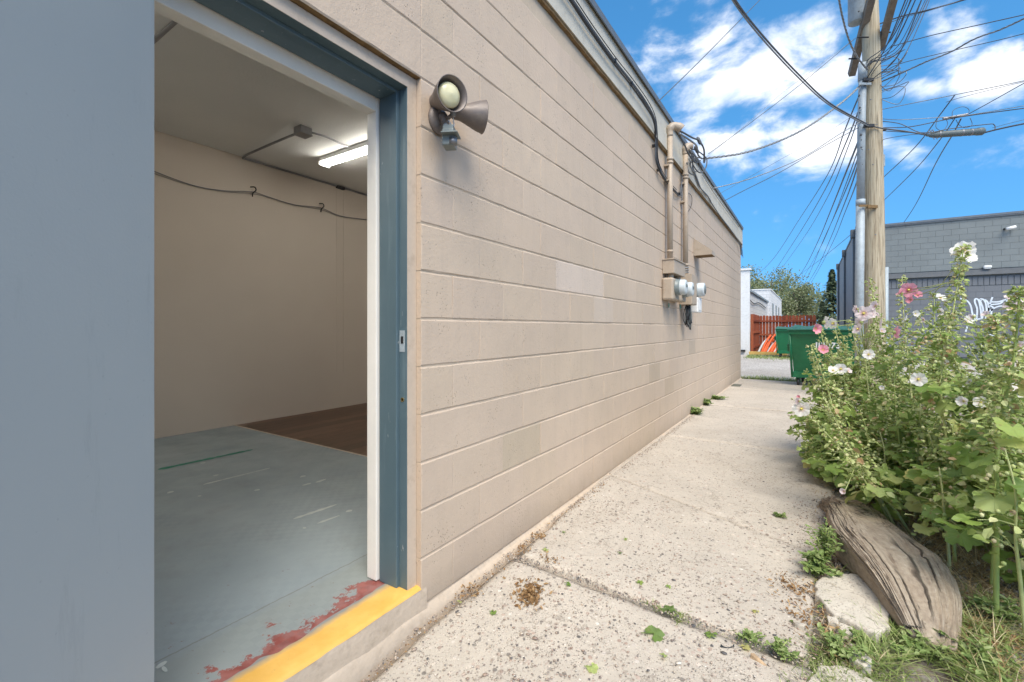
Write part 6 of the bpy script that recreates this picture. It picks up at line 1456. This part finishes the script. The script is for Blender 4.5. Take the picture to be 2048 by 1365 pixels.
FL = [(1928,505,'w',3.0,.060,1),(1942,494,'w',3.0,.062,1),(1914,510,'w',3.0,.035,2),(1803,583,'k',3.0,.042,0),(1820,596,'k',3.0,.030,2),(1786,592,'k',3.0,.028,2),(1808,602,'k',3.0,.026,2),(1788,660,'k',3.0,.038,1),(1727,612,'p',3.1,.045,0),(1742,615,'p',3.12,.038,1),
      (1757,594,'p',3.1,.036,2),(1722,635,'p',3.1,.036,1),(1712,600,'p',3.1,.028,2),(1716,652,'p',3.1,.036,1),(1640,646,'w',3.7,.05,1),(1668,647,'w',3.9,.045,1),(1617,659,'k',3.7,.045,2),(1641,697,'k',3.6,.04,2),(1729,708,'w',2.95,.030,0),
      (1685,737,'w',3.0,.032,0),(1666,742,'w',3.0,.030,1),(1702,742,'p',3.0,.022,2),(1835,759,'w',2.55,.034,0),(1845,768,'p',2.56,.022,2),(1597,817,'w',3.4,.052,0),(1618,820,'w',3.4,.046,1),(1590,800,'p',3.4,.030,2),(1588,790,'k',3.5,.018,3),
      (1885,722,'w',2.7,.028,1),(1867,588,'w',3.0,.030,1),(1866,618,'w',3.0,.036,2),(1880,637,'p',2.9,.030,2),(1928,803,'w',2.2,.032,3),(1962,806,'w',2.25,.028,1),(2036,785,'w',1.95,.042,1),(2012,803,'k',2.0,.024,3),(2025,608,'p',2.2,.040,2),
      (2044,598,'p',2.1,.045,1),(2018,585,'p',2.2,.028,2),(1988,742,'w',2.4,.040,1),(2012,735,'w',2.4,.034,2),(2033,690,'p',2.3,.034,2),(2042,728,'p',2.3,.030,1),(1815,640,'w',3.3,.030,2),(1830,628,'w',3.3,.026,2),(1848,640,'p',3.2,.024,3),
      (1930,640,'w',2.9,.034,2),(1945,632,'p',2.9,.026,3),(1975,632,'p',2.7,.028,3),(1985,640,'p',2.7,.030,2),(1686,990,'p',2.5,.022,3),(1756,618,'p',3.1,.022,3),(1760,640,'p',3.2,.030,2),(1765,660,'p',3.2,.024,2),(1940,765,'w',2.6,.020,2),(1760,775,'w',2.9,.016,2)]
rfl = random.Random(9)
for (px, py, c_, d, s, op) in FL:
    p = P(px, py, d); best = min(((q-p).length, t, q) for t, pts in H_ for q in pts) if False else None
    bd_ = 1e9
    for t, pts in H_:
        for q in pts[8:]:
            dd_ = (q-p).length
            if dd_ < bd_: bd_, bt, bq = dd_, t, q
    if bd_ > .14: p = bq+(p-bq)*(.14/bd_)+ (p-(bq+(p-bq)*(.14/bd_)))*.75
    rel_ = p-bt.location; face = (CAM-p).normalized()
    if op == 0: dr = face+Vector((rfl.uniform(-.2, .2), rfl.uniform(-.2, .2), rfl.uniform(-.1, .3)))
    else: dr = face*rfl.uniform(.15, .7)+Vector((rfl.uniform(-1, 1), rfl.uniform(-.6, .6), rfl.uniform(-.1, .8)))
    q_ = dr.normalized().to_track_quat('Z', 'Y').to_matrix().to_4x4()
    M_ = Matrix.Translation(rel_) @ q_ @ Matrix.Rotation(rfl.random()*6, 4, 'Z') @ Matrix.Scale(s*1.15, 4)
    f_ = inst(FLM[c_][op], 'flower', bt, M_)
    if op < 2: a_ = inst(stam, 'stamen', f_, Matrix.Identity(4))
    inst(cal, 'calyx', f_, Matrix.Identity(4))
    fb_ = rel_-dr.normalized()*s*.15; MB().tube([bq-bt.location, (bq-bt.location).lerp(fb_, .6)-Vector((0, 0, .004)), fb_], .0022, 5).build('flower_stalk', MT['stem'], bt, smooth=True)
